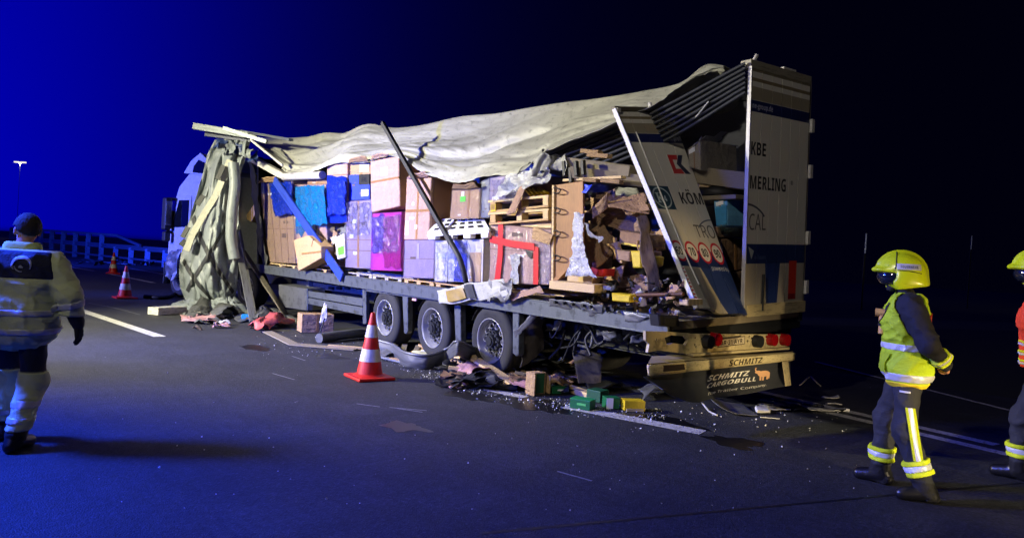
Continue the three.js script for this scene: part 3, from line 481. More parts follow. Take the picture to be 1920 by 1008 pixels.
// ---------- torn roof tarp ----------
{
  // pairs: [lower edge pixel, its v, crest pixel, its v]
  const cp = [[470, 262, 0, 488, 258, 0.7], [492, 276, 0, 520, 258, 0.9], [532, 316, 0, 575, 256, 1.0], [567, 323, 0, 612, 248, 1.1], [602, 316, 0, 643, 249, 1.1], [632, 304, 0, 687, 232, 1.1], [690, 301, 0, 735, 239, 1.15], [742, 291, 0, 790, 234, 1.15], [806, 324, -0.02, 871, 217, 1.15], [865, 340, -0.02, 930, 212, 1.2], [907, 328, 0, 985, 202, 1.2], [984, 318, 0.02, 1050, 192, 1.2], [1021, 286, 0.05, 1110, 185, 1.25], [1153, 231, 0.35, 1205, 170, 1.3], [1242, 187, 0.8, 1280, 155, 1.4], [1302, 146, 1.15, 1326, 121, 1.6], [1345, 132, 1.3, 1357, 122, 1.7]];
  const A = new THREE.CatmullRomCurve3(cp.map(c => onV(c[0], c[1], c[2]))), B = new THREE.CatmullRomCurve3(cp.map(c => onV(c[3], c[4], c[5])));
  const nS = 320, nT = 80;
  const f = (s, t) => {
    const a = A.getPoint(s), b = B.getPoint(s);
    const k = Math.min(1, t / 0.72); let p = a.clone().lerp(b, k);
    const sag = Math.sin(k * Math.PI);
    p.x += 0.0; p.y += -0.10 * sag;                                                            // the cloth sags between its edges
    if (t > 0.72) { const q = (t - 0.72) / 0.28; p.x = lerp(b.x, 2.5, q); p.y = b.y - 0.1 * q - 0.1 * q * q; }
    // long tension folds sweeping along the cloth, sharper towards the front
    const len = s * 13, env = Math.pow(sag, 0.5), va = (a, b, c) => Math.abs(noise(a, b, c));
    const wx = 0.35 * noise(len * 0.4, k * 1.2, 3);
    const w = (0.34 * va(k * 1.9 - len * 0.27 + wx, len * 0.11, 1) + 0.3 * va(k * 2.4 + len * 0.48 + wx, len * 0.2, 6) * Math.max(0, 0.75 - s) + 0.09 * va(k * 5.5 - len * 0.6, len * 0.3, 2) + 0.03 * va(k * 13 + len * 1.6, len * 0.9, 7) - 0.09) * env * (t < 0.72 ? 1 : 0.2);
    const hem = 0;
    p.x -= w + hem; p.y += w * 0.35;
    p.x -= 0.05 * (1 - k) * noise(len * 2.2, 0.3, 3); if (k < 0.05) p.y += 0.02 * noise(len * 6, 0, 0);
    return p;
  };
  const g = sheetG(f, nS, nT, 0.006, 9, 2.4); tp('roof_tarp', g, mat.tarp);
  // paler hem strip hanging along the lower edge
  const hemF = (s, t) => { const S = lerp(0.12, 0.68, s); const p = f(S, lerp(0.16, 0.005, t)); p.x -= 0.045 + 0.02 * Math.sin(S * 60) * (1 - t); p.y -= 0.03 * t; return p; };
  tp('tarp_hem', sheetG(hemF, 150, 8, 0.006, 7, 0.4), mat.tarpPale);
  tp('tarp_flap', sheetG(crumple(quadF(onV(1298, 143, 1.1), onV(1326, 121, 1.5), onV(1360, 124, 1.5), onV(1320, 135, 1.1)), 0.04, 5), 8, 5, 0.006), mat.tarpPale);
}
// folded roof slats hanging under the tarp at the rear
for (let k = 0; k < 7; k++) {
  const a = onV(1024 + k * 17, 296 + k * 3.5, 0.15 + k * 0.06), b = onU(1398, 119 + k * 9, 0.06);
  const m = a.clone().lerp(b, 0.5).add(V3(0.02, -0.06, 0)); tp('roof_slat', tubeG([a, m, b], 0.024, 8, 16), mat.steel);
}
tp('roof_bow', barG(onV(1165, 222, 0.4), onV(1262, 300, 1.9), 0.05, 0.08), mat.frame);
tp('roof_cable', tubeG([onU(1330, 190, 0.4), onU(1300, 225, 0.6), onU(1266, 243, 0.9)], 0.016), mat.aluDull);
tp('roof_rail', barG(L(2.5, 3.92, 0.1), L(2.5, 3.75, 13.5), 0.08, 0.12), mat.steel);
// ---------- broken left door, tipped into the load ----------
{
  const n = V3(0, 1.05, 2.33).normalize();                    // the leaf's plane: its foot on the sill, its head 1.05 m inside
  const p0 = L(0, 1.14, 0.0); const hit = (px, py) => { const [o, d] = localRay(px, py); return o.addScaledVector(d, p0.clone().sub(o).dot(n) / d.dot(n)); };
  const c = { tl: hit(1152, 205), tr: hit(1258, 207), br: hit(1399, 591), bl: hit(1306, 578) };
  const f = quadF(c.bl, c.br, c.tr, c.tl), W = 1.27, H = 2.82;
  const org = toWorld(c.bl.clone().add(c.br).multiplyScalar(0.5));
  const t = thing('broken_rear_door', 'broken rear door leaf tipped into the trailer, printed with speed limits', 'door', org); t.quaternion.copy(TQ);
  const o = toLocal(org);
  const bend = (x, y, z) => { const p = f(x / W, y / H).sub(o); const k = Math.max(0, 1 - y / 0.9); p.addScaledVector(n, z - 0.02 + 0.05 * k * k * Math.sin(x * 7)); return p; };
  for (let k = 0; k < 5; k++) part('panel', plankG(k * W / 5 + 0.004, (k + 1) * W / 5 - 0.004, H, W, bend), doorML, t);
  part('backing', plankG(0.01, W - 0.01, H, W, (x, y, z) => bend(x, y, z * 0.3 - 0.012)), mat.plasticGrey, t);
  const P = (x, y, z = 0.03) => bend(x, y, z);
  part('edge_trim', [...Array(8)].map((_, k) => barG(P(-0.012, k * H / 8), P(-0.012, (k + 1) * H / 8), 0.03, 0.05, 0.004)), mat.whiteClean, t);
  part('edge_trim', [...Array(8)].map((_, k) => barG(P(W / 5, 0.32 + k * 0.27), P(W / 5, 0.32 + (k + 1) * 0.27), 0.014, 0.014, 0.003)), mat.whiteClean, t);
  part('head_rail', barG(P(0, H, 0), P(W, H, 0), 0.06, 0.09), M('#5f5846', 0.5, 0, { map: dirtTex }), t);
  part('catch', [cylG(P(0.8, H + 0.03), P(0.82, H + 0.1), 0.025), boxG(0.06, 0.05, 0.05, P(0.05, H - 0.02).x, P(0.05, H - 0.02).y, P(0.05, H - 0.02).z)], mat.white, t);
  const refT = canvasTex(64, 512, (x, w, h) => { x.fillStyle = '#e4e2de'; x.fillRect(0, 0, w, h); x.fillStyle = '#c01424'; for (let k = 0; k < 10; k++) { x.beginPath(); x.moveTo(0, k * 51); x.lineTo(0, k * 51 + 51); x.lineTo(w, k * 51 + 25); x.fill(); } x.fillRect(0, 0, 18, h); });
  part('reflective_strip', sheetG((s, v) => P(0.005 + s * 0.07, 0.06 + v * 0.5, 0.036), 1, 6, 0.004), M('#ffffff', 0.35, 0, { map: refT }), t);
}
// ---------- hanging side curtain at the front corner ----------
const CZ = z => z;
{
  const Z = 17.45;   // metres from the camera to the front corner the curtain hangs from
  const rows = [   // left x, right x, y : outline of the drape
    [402, 470, 262], [388, 462, 290], [381, 452, 320], [372, 446, 350], [362, 447, 385], [352, 448, 420], [346, 446, 450], [338, 446, 480], [335, 446, 510], [337, 444, 538], [346, 440, 560], [364, 428, 574]];
  const fl = (t) => { const k = t * (rows.length - 1), i = Math.min(rows.length - 2, Math.floor(k)), q = k - i; return [0, 1, 2].map(j => lerp(rows[i][j], rows[i + 1][j], q)); };
  const va = (a, b, c) => Math.abs(noise(a, b, c));
  const f = (s, t) => { const [x0, x1, y] = fl(t); const ph = s * 9 + 1.1 * Math.sin(t * 3 + s * 2) + 2.2 * noise(s * 1.3, t * 1.6, 4);
    const w = 0.1 * (1 - Math.abs(Math.sin(ph))) * (1 - 0.35 * t) + 0.36 * noise(s * 1.4 + 3, t * 2.1, 5) * Math.min(1, t * 2.2) + 0.3 * va(s * 1.6 + t * 1.2, t * 2.4 - s, 2) * Math.min(1, t * 2) + 0.2 * va(s * 3.2 + t * 2, t * 5 - s * 2, 8) + 0.1 * va(s * 8, t * 9, 11) - 0.14;
    return atDepth(lerp(x0, x1, s), y, Z - 0.1 - 0.62 * Math.sin(Math.pow(t, 1.3) * 2.7) * (0.5 + 0.5 * Math.sin(s * 3.14)) - w); };
  const p0 = ground(400, 585); const t = thing('torn_side_curtain', 'grey side curtain torn loose and hanging bunched at the trailer front', 'tarp', V3(p0.x, 0, -Z));
  sub('cloth', sheetG(f, 70, 110, 0.008, 2, 4), mat.curtain, t);
  const on = (s, v, o = 0.03) => { const p = f(s, v); return p.addScaledVector(camera.position.clone().sub(p).normalize(), o); };
  const band = (a, b, w, m, name, n = 26) => sub(name, sheetG((s, v) => { const S = lerp(a[0], b[0], s), T = lerp(a[1], b[1], s); const dx = b[1] - a[1], dy = b[0] - a[0], l = Math.hypot(dx, dy * 0.4); return on(S + (v - 0.5) * w * dx / l, T - (v - 0.5) * w * 0.35 * dy / l, 0.045); }, n * 3, 4, 0.006), m, t);
  band([0.06, 0.42], [0.95, 0.86], 0.04, mat.strap, 'strap'); band([0.78, 0.45], [0.1, 0.85], 0.04, mat.strap, 'strap'); band([0.05, 0.66], [0.6, 0.95], 0.04, mat.strap, 'strap');
  // pale lath running down the outside with dark buckles
  const la = [[431, 300], [405, 365], [383, 400], [360, 440], [349, 470]].map((q, i) => atDepth(q[0], q[1], Z - 0.55 - 0.05 * i));
  sub('edge_band', la.slice(0, -1).map((q, i) => barG(q, la[i + 1], 0.16, 0.03, 0.006, V3(0, 0, 1))), mat.tarpPale, t);
  for (const [x0, y0, x1, y1] of [[419, 310, 407, 336], [381, 366, 369, 384], [352, 425, 341, 445], [347, 450, 338, 460]]) sub('buckle', barG(atDepth(x0, y0, Z - 0.66), atDepth(x1, y1, Z - 0.72), 0.12, 0.03, 0.006, V3(0, 0, 1)), mat.strap, t);
  // rolled edge pole
  const pole = [[437, 305], [438, 345], [436, 400], [434, 450], [437, 485]].map(q => atDepth(q[0], q[1], Z - 0.62));
  sub('curtain_roll', tubeG(pole.map((p, i) => p.add(V3(0.03 * Math.sin(i * 2), 0, 0))), 0.13, 14, 30), mat.curtain, t);
  // dark shredded top
  for (let k = 0; k < 7; k++) { const x = 405 + k * 11, y = 256 + k * 4; sub('shred', sheetG(crumple(quadF(atDepth(x, y, Z - 0.3), atDepth(x + 15, y + 3, Z - 0.3), atDepth(x + 13, y + 24, Z - 0.45), atDepth(x - 4, y + 20, Z - 0.4)), 0.25, 2.5, k), 8, 8, 0.006), k % 3 ? mat.curtain : M('#2b3f78', 0.5, 0, { map: clothTex }), t); }
  // bunched foot of the curtain on the ground
  for (let k = 0; k < 3; k++) { const c = ground(372 + k * 26, 578 + k * 3); const g = sheetG((s, v) => { const a = s * 6.283, r = 0.95 * (1 - v) + 0.1; return V3(c.x + Math.cos(a) * r * (0.65 + 0.25 * noise(Math.cos(a) * 1.5, Math.sin(a) * 1.5, k)), 0.02 + v * (0.3 + 0.2 * noise(s * 5, k, 1)) + 0.12 * noise(Math.cos(a) * 3, v * 6, Math.sin(a) * 3 + k) * (v > 0 ? 1 : 0) , c.z + Math.sin(a) * r * 0.55); }, 36, 14, 0.01, 2, 2); sub('bunched_cloth', g, mat.curtain, t); }
}
// loose bars of the broken superstructure
const beamThing = (name, a, b, w, h, m, label, category, group) => { const g = barG(a, b, w, h, 0.006); return free(name, g, m, label, category, group); };
const CR = 17.2;
beamThing('roof_beam', atDepth(362, 236, CR), atDepth(480, 256, CR), 0.1, 0.16, mat.steelBlue, 'long bent roof beam sticking out above the truck cab', 'beam');
beamThing('roof_beam', atDepth(385, 250, CR + 0.3), atDepth(470, 262, CR + 0.2), 0.1, 0.14, M('#1c2e66', 0.5, 0, { map: dirtTex }), 'short dark blue roof beam below the long bent beam', 'beam');
beamThing('roof_beam', atDepth(418, 240, CR - 0.3), atDepth(500, 266, CR - 0.4), 0.08, 0.1, mat.steelBlue, 'slanting roof beam crossing over the torn curtain top', 'beam');
beamThing('roof_beam', atDepth(455, 246, CR + 0.3), atDepth(545, 262, CR - 1.6), 0.12, 0.06, mat.steelBlue, 'flat roof beam lying along the tarp front end', 'beam');
beamThing('roof_beam', atDepth(470, 262, CR - 0.3), atDepth(530, 310, CR - 1.2), 0.05, 0.05, mat.white, 'thin white bar slanting below the tarp front end', 'beam');
{ const a = wV(472, 297, -0.06), b = wV(534, 331, 0.1); const t = beamThing('white_beam', a, b, 0.14, 0.16, mat.white, 'thick white beam slanting from the front corner post', 'beam');
  const a2 = wV(532, 331, -0.02), b2 = wV(604, 328, 0.02); free('white_roll', cylG(a2, b2, 0.085, 0.085, 18), mat.white, 'white rolled tube lying on the front cartons', 'tube'); }
{ // dark front corner post, torn
  tp('front_post', sheetG(crumple(quadF(onV(467, 300, -0.02), onV(474, 300, -0.02), onV(501, 498, -0.02), onV(490, 498, -0.02)), 0.1, 3), 3, 40, 0.03), M('#34363a', 0.7, 0, { map: dirtTex }));
  tp('front_post', barG(L(0.05, 1.1, 13.5), L(0.05, 3.9, 13.5), 0.1, 0.12), mat.frame);
}
// leaning stakes by the front corner
const gz = (x, y) => ground(x, y, 0.03);
beamThing('leaning_stake', wV(440, 433, -0.3), gz(474, 603), 0.14, 0.05, mat.aluDull, 'wide aluminium stake leaning upright against the trailer front', 'stake');
beamThing('leaning_stake', wV(455, 470, -0.15), gz(537, 592), 0.13, 0.05, M('#6e6a5e', 0.7, 0, { map: woodTex }), 'brown stake leaning from the front corner down to the ground', 'stake');
beamThing('leaning_stake', gz(427, 538), gz(560, 603), 0.12, 0.06, mat.aluDull, 'grey stake lying flat and slanting across the debris', 'stake');
beamThing('leaning_stake', wV(447, 420, -0.2), gz(478, 590), 0.06, 0.05, mat.galv, 'thin stake leaning close behind the wide aluminium one', 'stake');
beamThing('blue_stake', wV(514, 337, -0.1), wV(641, 520, -0.1), 0.04, 0.2, M('#2747c0', 0.45, 0, { map: dirtTex }), 'blue side stake slanting in front of the wrapped cartons', 'stake');
beamThing('black_pole', wV(717, 230, -0.12), wV(845, 455, -0.14), 0.06, 0.07, mat.black, 'long black roof bar slanting across the tarp and cartons', 'pole');
free('black_pole', tubeG([wV(845, 453, -0.14), wV(862, 485, -0.14), wV(872, 520, -0.1), wV(874, 530, -0.08)], 0.04, 10, 16), mat.black, 'bent lower end of the black bar resting on the side rail', 'pole');
// crumpled pale curtain rail piece lying on the side rail
{
  const q = quadF(wV(820, 543, -0.16), wV(945, 522, -0.16), wV(955, 556, -0.16), wV(827, 568, -0.16));
  const o = free('curtain_scrap', sheetG(crumple((s, v) => q(s, v).add(V3(0, 0, 0.05 * Math.sin(s * 9))), 0.05, 2.5, 2), 36, 10, 0.012, 2, 0.6), mat.tarpPale, 'torn pale curtain scrap with a dark stripe hanging over the side rail', 'tarp');
  const lift = p => p.addScaledVector(camera.position.clone().sub(p).normalize(), 0.06);
  const cf = crumple((s, v) => lift(q(s, v).add(V3(0, 0, 0.05 * Math.sin(s * 9)))), 0.05, 2.5, 2);
  sub('dark_stripe', sheetG((s, v) => cf(0.42 + s * 0.13, 0.05 + v * 0.85), 5, 6, 0.004), mat.strap, o);
  sub('ochre_stripe', sheetG((s, v) => cf(0.12 + s * 0.28, 0.12 + v * 0.72), 8, 6, 0.004), M('#a58a3e', 0.5, 0, { map: clothTex }), o);
  free('foil_scrap', sheetG(crumple(quadF(wV(918, 527, -0.18), wV(956, 522, -0.2), wV(960, 556, -0.18), wV(912, 566, -0.16)), 0.16, 5, 7), 18, 14, 0.008), mat.tarp, 'crumpled grey rag bunched on the side rail end', 'scrap');
}
// ---------- tractor unit, turned slightly to the left of the trailer ----------
{
  const yaw = 0.90; const rl = atDepth(386, 470, 19.4); // foot of the cab's rear left edge
  const t = thing('truck_tractor', 'white truck cab standing behind the torn side curtain', 'truck', V3(rl.x, 0, rl.z)); t.rotation.y = yaw;
  const body = new THREE.MeshPhysicalMaterial({ color: '#d4d8e0', roughness: 0.3, clearcoat: 0.6, map: grainTex });
  // frame: x right, z back, y up; cab 2.2 long, 2.5 wide
  const prof = [[0, 1.0], [0, 3.55], [0.35, 3.72], [1.1, 3.62], [1.75, 3.2], [2.05, 2.6], [2.2, 1.9], [2.25, 0.75], [1.95, 0.45], [1.75, 0.62], [1.5, 1.02], [1.1, 1.12], [0.6, 1.05]];
  const s = new THREE.Shape(prof.map(p => new THREE.Vector2(-p[0], p[1])));
  const g = new THREE.ExtrudeGeometry(s, { depth: 2.42, bevelEnabled: true, bevelSize: 0.04, bevelThickness: 0.04, bevelSegments: 3 }).applyMatrix4(new THREE.Matrix4().makeBasis(V3(0, 0, 1), V3(0, 1, 0), V3(-1, 0, 0))).translate(2.46, 0, 0);
  part('cab_body', g, body, t);
  const side = (pts, d, m, name, bev = 0.01) => part(name, new THREE.ExtrudeGeometry(new THREE.Shape(pts.map(p => new THREE.Vector2(-p[0], p[1]))), { depth: d, bevelEnabled: true, bevelSize: bev, bevelOffset: -bev, bevelThickness: bev, bevelSegments: 1 }).applyMatrix4(new THREE.Matrix4().makeBasis(V3(0, 0, 1), V3(0, 1, 0), V3(-1, 0, 0))).translate(-0.002, 0, 0), m, t);
  side([[0.95, 1.0], [0.95, 2.95], [1.72, 2.95], [2.02, 2.1], [2.05, 1.1], [1.7, 1.05]], 0.02, body, 'door');
  side([[1.05, 2.05], [1.05, 2.82], [1.62, 2.82], [1.9, 2.15], [1.86, 2.02]], 0.045, mat.glassDark, 'side_window');
  side([[1.0, 1.62], [1.0, 1.7], [1.16, 1.7], [1.16, 1.62]], 0.06, mat.black, 'door_handle');
  side([[0.1, 3.5], [0.1, 3.95], [0.5, 4.15], [1.0, 3.95], [1.4, 3.6]], 0.06, body, 'roof_fairing');
  part('roof_fairing_top', sheetG((u, v) => V3(v * 2.4 + 0.02, 3.62 + 0.5 * Math.sin(Math.min(1, u * 1.5) * 1.57) - u * 0.02, -1.4 + u * 1.3), 10, 4, 0.03), body, t);
  side([[0.2, 3.55], [0.2, 3.85], [0.55, 3.95], [0.8, 3.78], [0.85, 3.6]], 0.08, mat.glassDark, 'fairing_vent');
  part('windscreen', sheetG((u, v) => V3(0.15 + u * 2.1, lerp(1.95, 3.0, v), -lerp(2.27, 1.98, v)), 6, 6, 0.02), mat.glassDark, t);
  part('mirror', [boxG(0.2, 0.95, 0.26, -0.2, 2.4, -2.02, 0.05), boxG(0.18, 0.3, 0.22, -0.19, 1.74, -2.0, 0.05), barG(V3(-0.2, 2.85, -2.02), V3(0.08, 2.85, -1.8), 0.07, 0.08), barG(V3(-0.2, 1.9, -2.0), V3(0.08, 1.85, -1.98), 0.07, 0.08), barG(V3(-0.2, 2.3, -2.02), V3(0.08, 2.2, -1.95), 0.06, 0.5)], mat.black, t);
  part('mirror_glass', boxG(0.17, 0.7, 0.01, -0.2, 2.42, -1.885, 0.003), mat.alu, t);
  part('side_skirt', boxG(0.08, 0.75, 0.9, 0.05, 0.7, 0.3, 0.03), body, t);
  part('step', [boxG(0.1, 0.5, 0.5, 0.06, 0.7, -1.05, 0.03), boxG(0.25, 0.04, 0.4, 0.02, 0.5, -1.05)], mat.black, t);
  part('exhaust_stack', [cylG(V3(0.02, 1.1, 0.14), V3(0.02, 3.75, 0.14), 0.05), cylG(V3(0.2, 1.1, 0.22), V3(0.2, 3.95, 0.22), 0.035)], mat.galv, t);
  part('chassis', [boxG(0.8, 0.25, 5.2, 1.25, 0.75, 0.6), boxG(2.3, 0.3, 0.2, 1.25, 0.55, -2.2)], mat.frame, t);
  wheel(0.02, 0.5, 1.55, false, 0.2, t); wheel(2.45, 0.5, 1.55, true, 0.1, t); wheel(0.05, 0.5, -2.1, false, 0.4, t); wheel(2.45, 0.5, -2.1, true, 0.6, t);
  part('front_bumper', sheetG(crumple((u, v) => V3(-0.15 + u * 2.7, 0.35 + v * 0.6, -2.4 + 0.25 * Math.pow(Math.abs(u - 0.5) * 2, 3)), 0.12, 2.5), 16, 8, 0.03), mat.plasticGrey, t);
  part('bent_panel', sheetG(crumple(quadF(V3(-0.25, 1.35, -0.9), V3(-0.2, 1.3, -1.7), V3(-0.3, 0.5, -1.75), V3(-0.35, 0.62, -0.95)), 0.18, 2.2, 5), 12, 12, 0.02), mat.aluDull, t);
}
// ---------- traffic cones ----------
{
  const body = (r0, r1, y0, y1) => new THREE.LatheGeometry([[r0, y0], [r1, y1]].map(p => new THREE.Vector2(...p)), 28);
  const orange = M('#e5230f', 0.5, 0, { map: grainTex }), white = M('#eae6d8', 0.4, 0, { map: grainTex });
  const H = 0.75;
  const mk = (px, py, h, label) => {
    const p = ground(px, py), t = thing('traffic_cone', label, 'traffic cone', p, 'traffic cones beside the wreck'); const k = h / H;
    const g = new THREE.Group(); const R = y => 0.155 - 0.13 * y / H;
    part('base', [new RoundedBoxGeometry(0.44, 0.035, 0.44, 2, 0.012).translate(0, 0.019, 0), body(0.185, 0.15, 0.034, 0.06)], orange, t);
    [[0.04, 0.2, orange], [0.2, 0.34, white], [0.34, 0.47, orange], [0.47, 0.61, white]].forEach(([a, b, m]) => part(m === white ? 'reflective_sleeve' : 'cone_body', new THREE.LatheGeometry([[R(a) - 0.004, a], [R(a) + (m === white ? 0.003 : 0), a + 0.002], [R(b) + (m === white ? 0.003 : 0), b - 0.002], [R(b) - 0.004, b]].map(q => new THREE.Vector2(...q)), 28), m, t));
    part('cone_tip', new THREE.LatheGeometry([[R(0.61), 0.61], [R(H), H - 0.006], [R(H) - 0.006, H], [R(H) - 0.012, H - 0.03]].map(q => new THREE.Vector2(...q)), 28), orange, t);
    t.scale.setScalar(k); t.rotation.y = px * 0.01; return t;
  };
  mk(692, 709, 0.86, 'orange and white traffic cone beside the trailer wheels'); mk(233, 559, 0.88, 'orange and white traffic cone at the end of the dashed line'); mk(211, 513, 0.95, 'orange and white traffic cone near the crash barrier');
}
// ---------- the load: every carton is an object of its own, standing in the trailer's frame ----------
function loadMesh(name, g, m, label, category, group) {     // g in the trailer's frame
  g = Array.isArray(g) ? mergeGeometries(g.map(x => x.index ? x.toNonIndexed() : x)) : g;
  g.computeBoundingBox(); const b = g.boundingBox, c = V3((b.min.x + b.max.x) / 2, b.min.y, (b.min.z + b.max.z) / 2);
  g.translate(-c.x, -c.y, -c.z); const o = part(name, g, m, scene); o.position.copy(toWorld(c)); o.quaternion.copy(TQ); o.loadBase = c;
  return tag(o, label, category, group);
}
const loadPart = (name, g, m, o) => { const q = part(name, g, m, o); q.geometry.translate(-o.loadBase.x, -o.loadBase.y, -o.loadBase.z); return q; };
const bil = (q, s, t) => [0, 1].map(k => lerp(lerp(q[0][k], q[1][k], s), lerp(q[3][k], q[2][k], s), t));     // q: tl tr br bl, t downwards
function carton(q, v0, depth, m, label, o = {}) {
  const bow = o.bow === undefined ? 1 : o.bow; // slightly bulged outline
  const pts = []; for (let e = 0; e < 4; e++) { const a = q[e], b = q[(e + 1) % 4]; pts.push(a); if (bow) for (const k of [0.33, 0.66]) pts.push([lerp(a[0], b[0], k) + rr(-0.7, 0.7) * bow, lerp(a[1], b[1], k) + rr(-0.5, 0.5) * bow]); }
  const c = loadMesh(o.name || 'carton', faceG(pts, v0, depth, 0.012), m, label, o.category || 'carton', o.group);
  const patch = (poly, name, mm, th = 0.006, off = 0.003) => loadPart(name, faceG(poly.map(p => bil(q, p[0], p[1])), v0 - off, th, 0), mm, c);
  const rect = (s0, t0, s1, t1, name, mm, th, off) => patch([[s0, t0], [s1, t0], [s1, t1], [s0, t1]], name, mm, th, off);
  if (o.tapeV) for (const s of [].concat(o.tapeV)) rect(s - 0.035, 0.01, s + 0.035, 0.99, 'tape', mat.tape);
  if (o.tapeH) for (const t of [].concat(o.tapeH)) rect(0.01, t - 0.02, 0.99, t + 0.02, 'tape', mat.tape, 0.007, 0.0045);
  if (o.seams) for (const s of o.seams) rect(s - 0.014, 0.0, s + 0.014, 1, 'seam_strip', m, 0.02, 0.012);
  if (o.tiers) for (const t of o.tiers) rect(0, t - 0.006, 1, t + 0.006, 'carton_edge', mat.cardDark, 0.004, 0.002);
  if (o.labels) for (const [s0, t0, s1, t1, mm] of o.labels) rect(s0, t0, s1, t1, 'paper_label', mm || mat.label, 0.006, 0.005);
  if (o.bands) for (const [s0, t0, s1, t1, mm, nm] of o.bands) { if (nm) rect(s0, t0, s1, t1, nm, mm, 0.012, 0.009); else { const P = [], j = () => rr(-0.05, 0.05); for (let k = 0; k < 4; k++) P.push([lerp(s0, s1, k / 4), t0 + j()]); for (let k = 0; k < 7; k++) P.push([s1 + j(), lerp(t0, t1, k / 7)]); for (let k = 0; k < 4; k++) P.push([lerp(s1, s0, k / 4), t1 + j()]); for (let k = 0; k < 7; k++) P.push([s0 + j(), lerp(t1, t0, k / 7)]); patch(P.map(q => [Math.min(1, Math.max(0, q[0])), Math.min(1, Math.max(0, q[1]))]), 'film_band', mm, 0.006, 0.018); } }  // blue and cyan bands carry beacon reflections as colour
  if (o.film) loadPart('stretch_film', faceG(q.map((p, k) => [p[0] + [-1, 1, 1, -1][k], p[1] + [-1, -1, 0, 0][k]]), v0 - 0.03, depth + 0.05, 0.01), o.film, c);
  if (o.marks !== 0 && !o.name) { const n = 1 + Math.floor(rnd() * 3); for (let k = 0; k < n; k++) { const a = rr(0.08, 0.75), b = rr(0.1, 0.85), w = rr(0.08, 0.2), h = rr(0.02, 0.07); rect(a, b, a + w, b + h, 'printed_mark', rnd() < 0.4 ? mat.label : mat.ink, 0.005, 0.004); } }
  c.rect = rect; c.patch = patch; return c;
}
// pallets under the load
function pallet(u0, u1, v0, depth, y0, h, label, m = mat.wood, tilt = 0) {
  const o = loadMesh('pallet', boxG(0.01, 0.01, 0.01, v0 + depth / 2, y0 + 0.01, -(u0 + u1) / 2, 0), m, label, 'pallet', null);
  const n = 5; for (let k = 0; k < n; k++) loadPart('deck_board', boxG(0.1, h * 0.16, u1 - u0, v0 + 0.05 + k * (depth - 0.1) / (n - 1), y0 + h * 0.92, -(u0 + u1) / 2, 0.002), m, o);
  for (const a of [0.06, 0.5, 0.94]) for (const b of [0.05, 0.95]) loadPart('block', boxG(0.1, h * 0.62, 0.13, v0 + depth * b, y0 + h * 0.47, -lerp(u0, u1, a), 0.003), m, o);
  for (const b of [0.05, 0.95]) loadPart('runner', boxG(0.1, h * 0.16, u1 - u0, v0 + depth * b, y0 + h * 0.09, -(u0 + u1) / 2, 0.002), m, o);
  return o;
}
const uAt = (x, y, v) => -onV(x, y, v).z;
const FY = 1.11;
const pal = (x0, x1, y, label, m) => pallet(uAt(x1, y, 0.05) , uAt(x0, y, 0.05), 0.05, 1.1, FY, 0.11, label, m);
pal(499, 553, 497, 'wooden pallet under the tall brown cartons', mat.woodPale); pal(556, 612, 502, 'wooden pallet under the blue glinting column', mat.wood);
pal(646, 697, 508, 'pale pallet under the lilac wrapped cartons', mat.cardWhite); pal(698, 752, 514, 'pale pallet under the magenta wrapped load', mat.cardWhite);
pal(758, 812, 522, 'pallet under the tall pinkish cartons', mat.wood); pal(816, 906, 531, 'pallet under the white-banded wrapped carton', mat.wood); pal(917, 1031, 538, 'wooden pallet under the red-taped carton', mat.woodPale);

// front column
carton([[482, 342], [548, 338], [554, 494], [500, 491]], 0.06, 1.1, mat.card2, 'tall brown carton stack with upright strips at the trailer front', { seams: [0.3, 0.52, 0.74, 0.97], tiers: [0.15, 0.58], bands: [[0, 0, 0.62, 0.14, M('#4a4d55', 0.4, 0, { map: grainTex }), 'grey_cover'], [0.62, 0.0, 1, 0.13, glintBlue, 'film_band'], [0.8, 0.12, 1.0, 0.42, glintCyan, 'film_band']], film });
carton([[549, 346], [609, 345], [613, 500], [556, 496]], 0.1, 1.1, mat.card4, 'carton column with cyan and blue beacon glints painted as film', { tiers: [0.2, 0.45, 0.7], seams: [0.4, 0.75], film, bands: [[0.02, 0.08, 0.36, 0.62, glintCyan], [0.42, 0.05, 0.7, 0.66, glintBlue], [0.74, 0.12, 0.98, 0.3, glintBlue], [0.5, 0.72, 0.98, 0.95, glintBlue]] });
carton([[575, 331], [612, 330], [612, 346], [575, 346]], 0.12, 0.8, mat.card5, 'low brown carton lying on the cyan glint column', { tapeV: 0.5 });
{ // loose burst carton hanging out
  const poly = [[550, 450], [577, 441], [601, 462], [601, 484], [559, 508]];
  const o = loadMesh('carton', faceG(poly, -0.22, 0.28, 0.01), mat.card3, 'burst tan carton dangling in front of the blue stake', 'carton');
  loadPart('flap', faceG([[577, 441], [586, 448], [583, 462], [568, 458]], -0.235, 0.01, 0.002), mat.card3, o); loadPart('tape', faceG([[565, 474], [600, 470], [600, 473], [565, 477]], -0.228, 0.012, 0), mat.tape, o); }
carton([[613, 307], [650, 304], [650, 418], [611, 418]], 0.03, 1.0, mat.card4, 'tall carton with blue beacon glints painted as film, under the tarp', { bands: [[0, 0.24, 1, 1, glintBlue]], tiers: [0.2] , labels: [[0.05, 0.86, 0.5, 0.92]] });
carton([[651, 304], [694, 302], [694, 326], [651, 330]], 0.1, 1.0, mat.card1, 'brown carton top beside the deep blue wrapped one', { tapeV: 0.6, bands: [[0.52, 0.05, 0.95, 0.8, mat.woodPale, 'wood_slat']] });
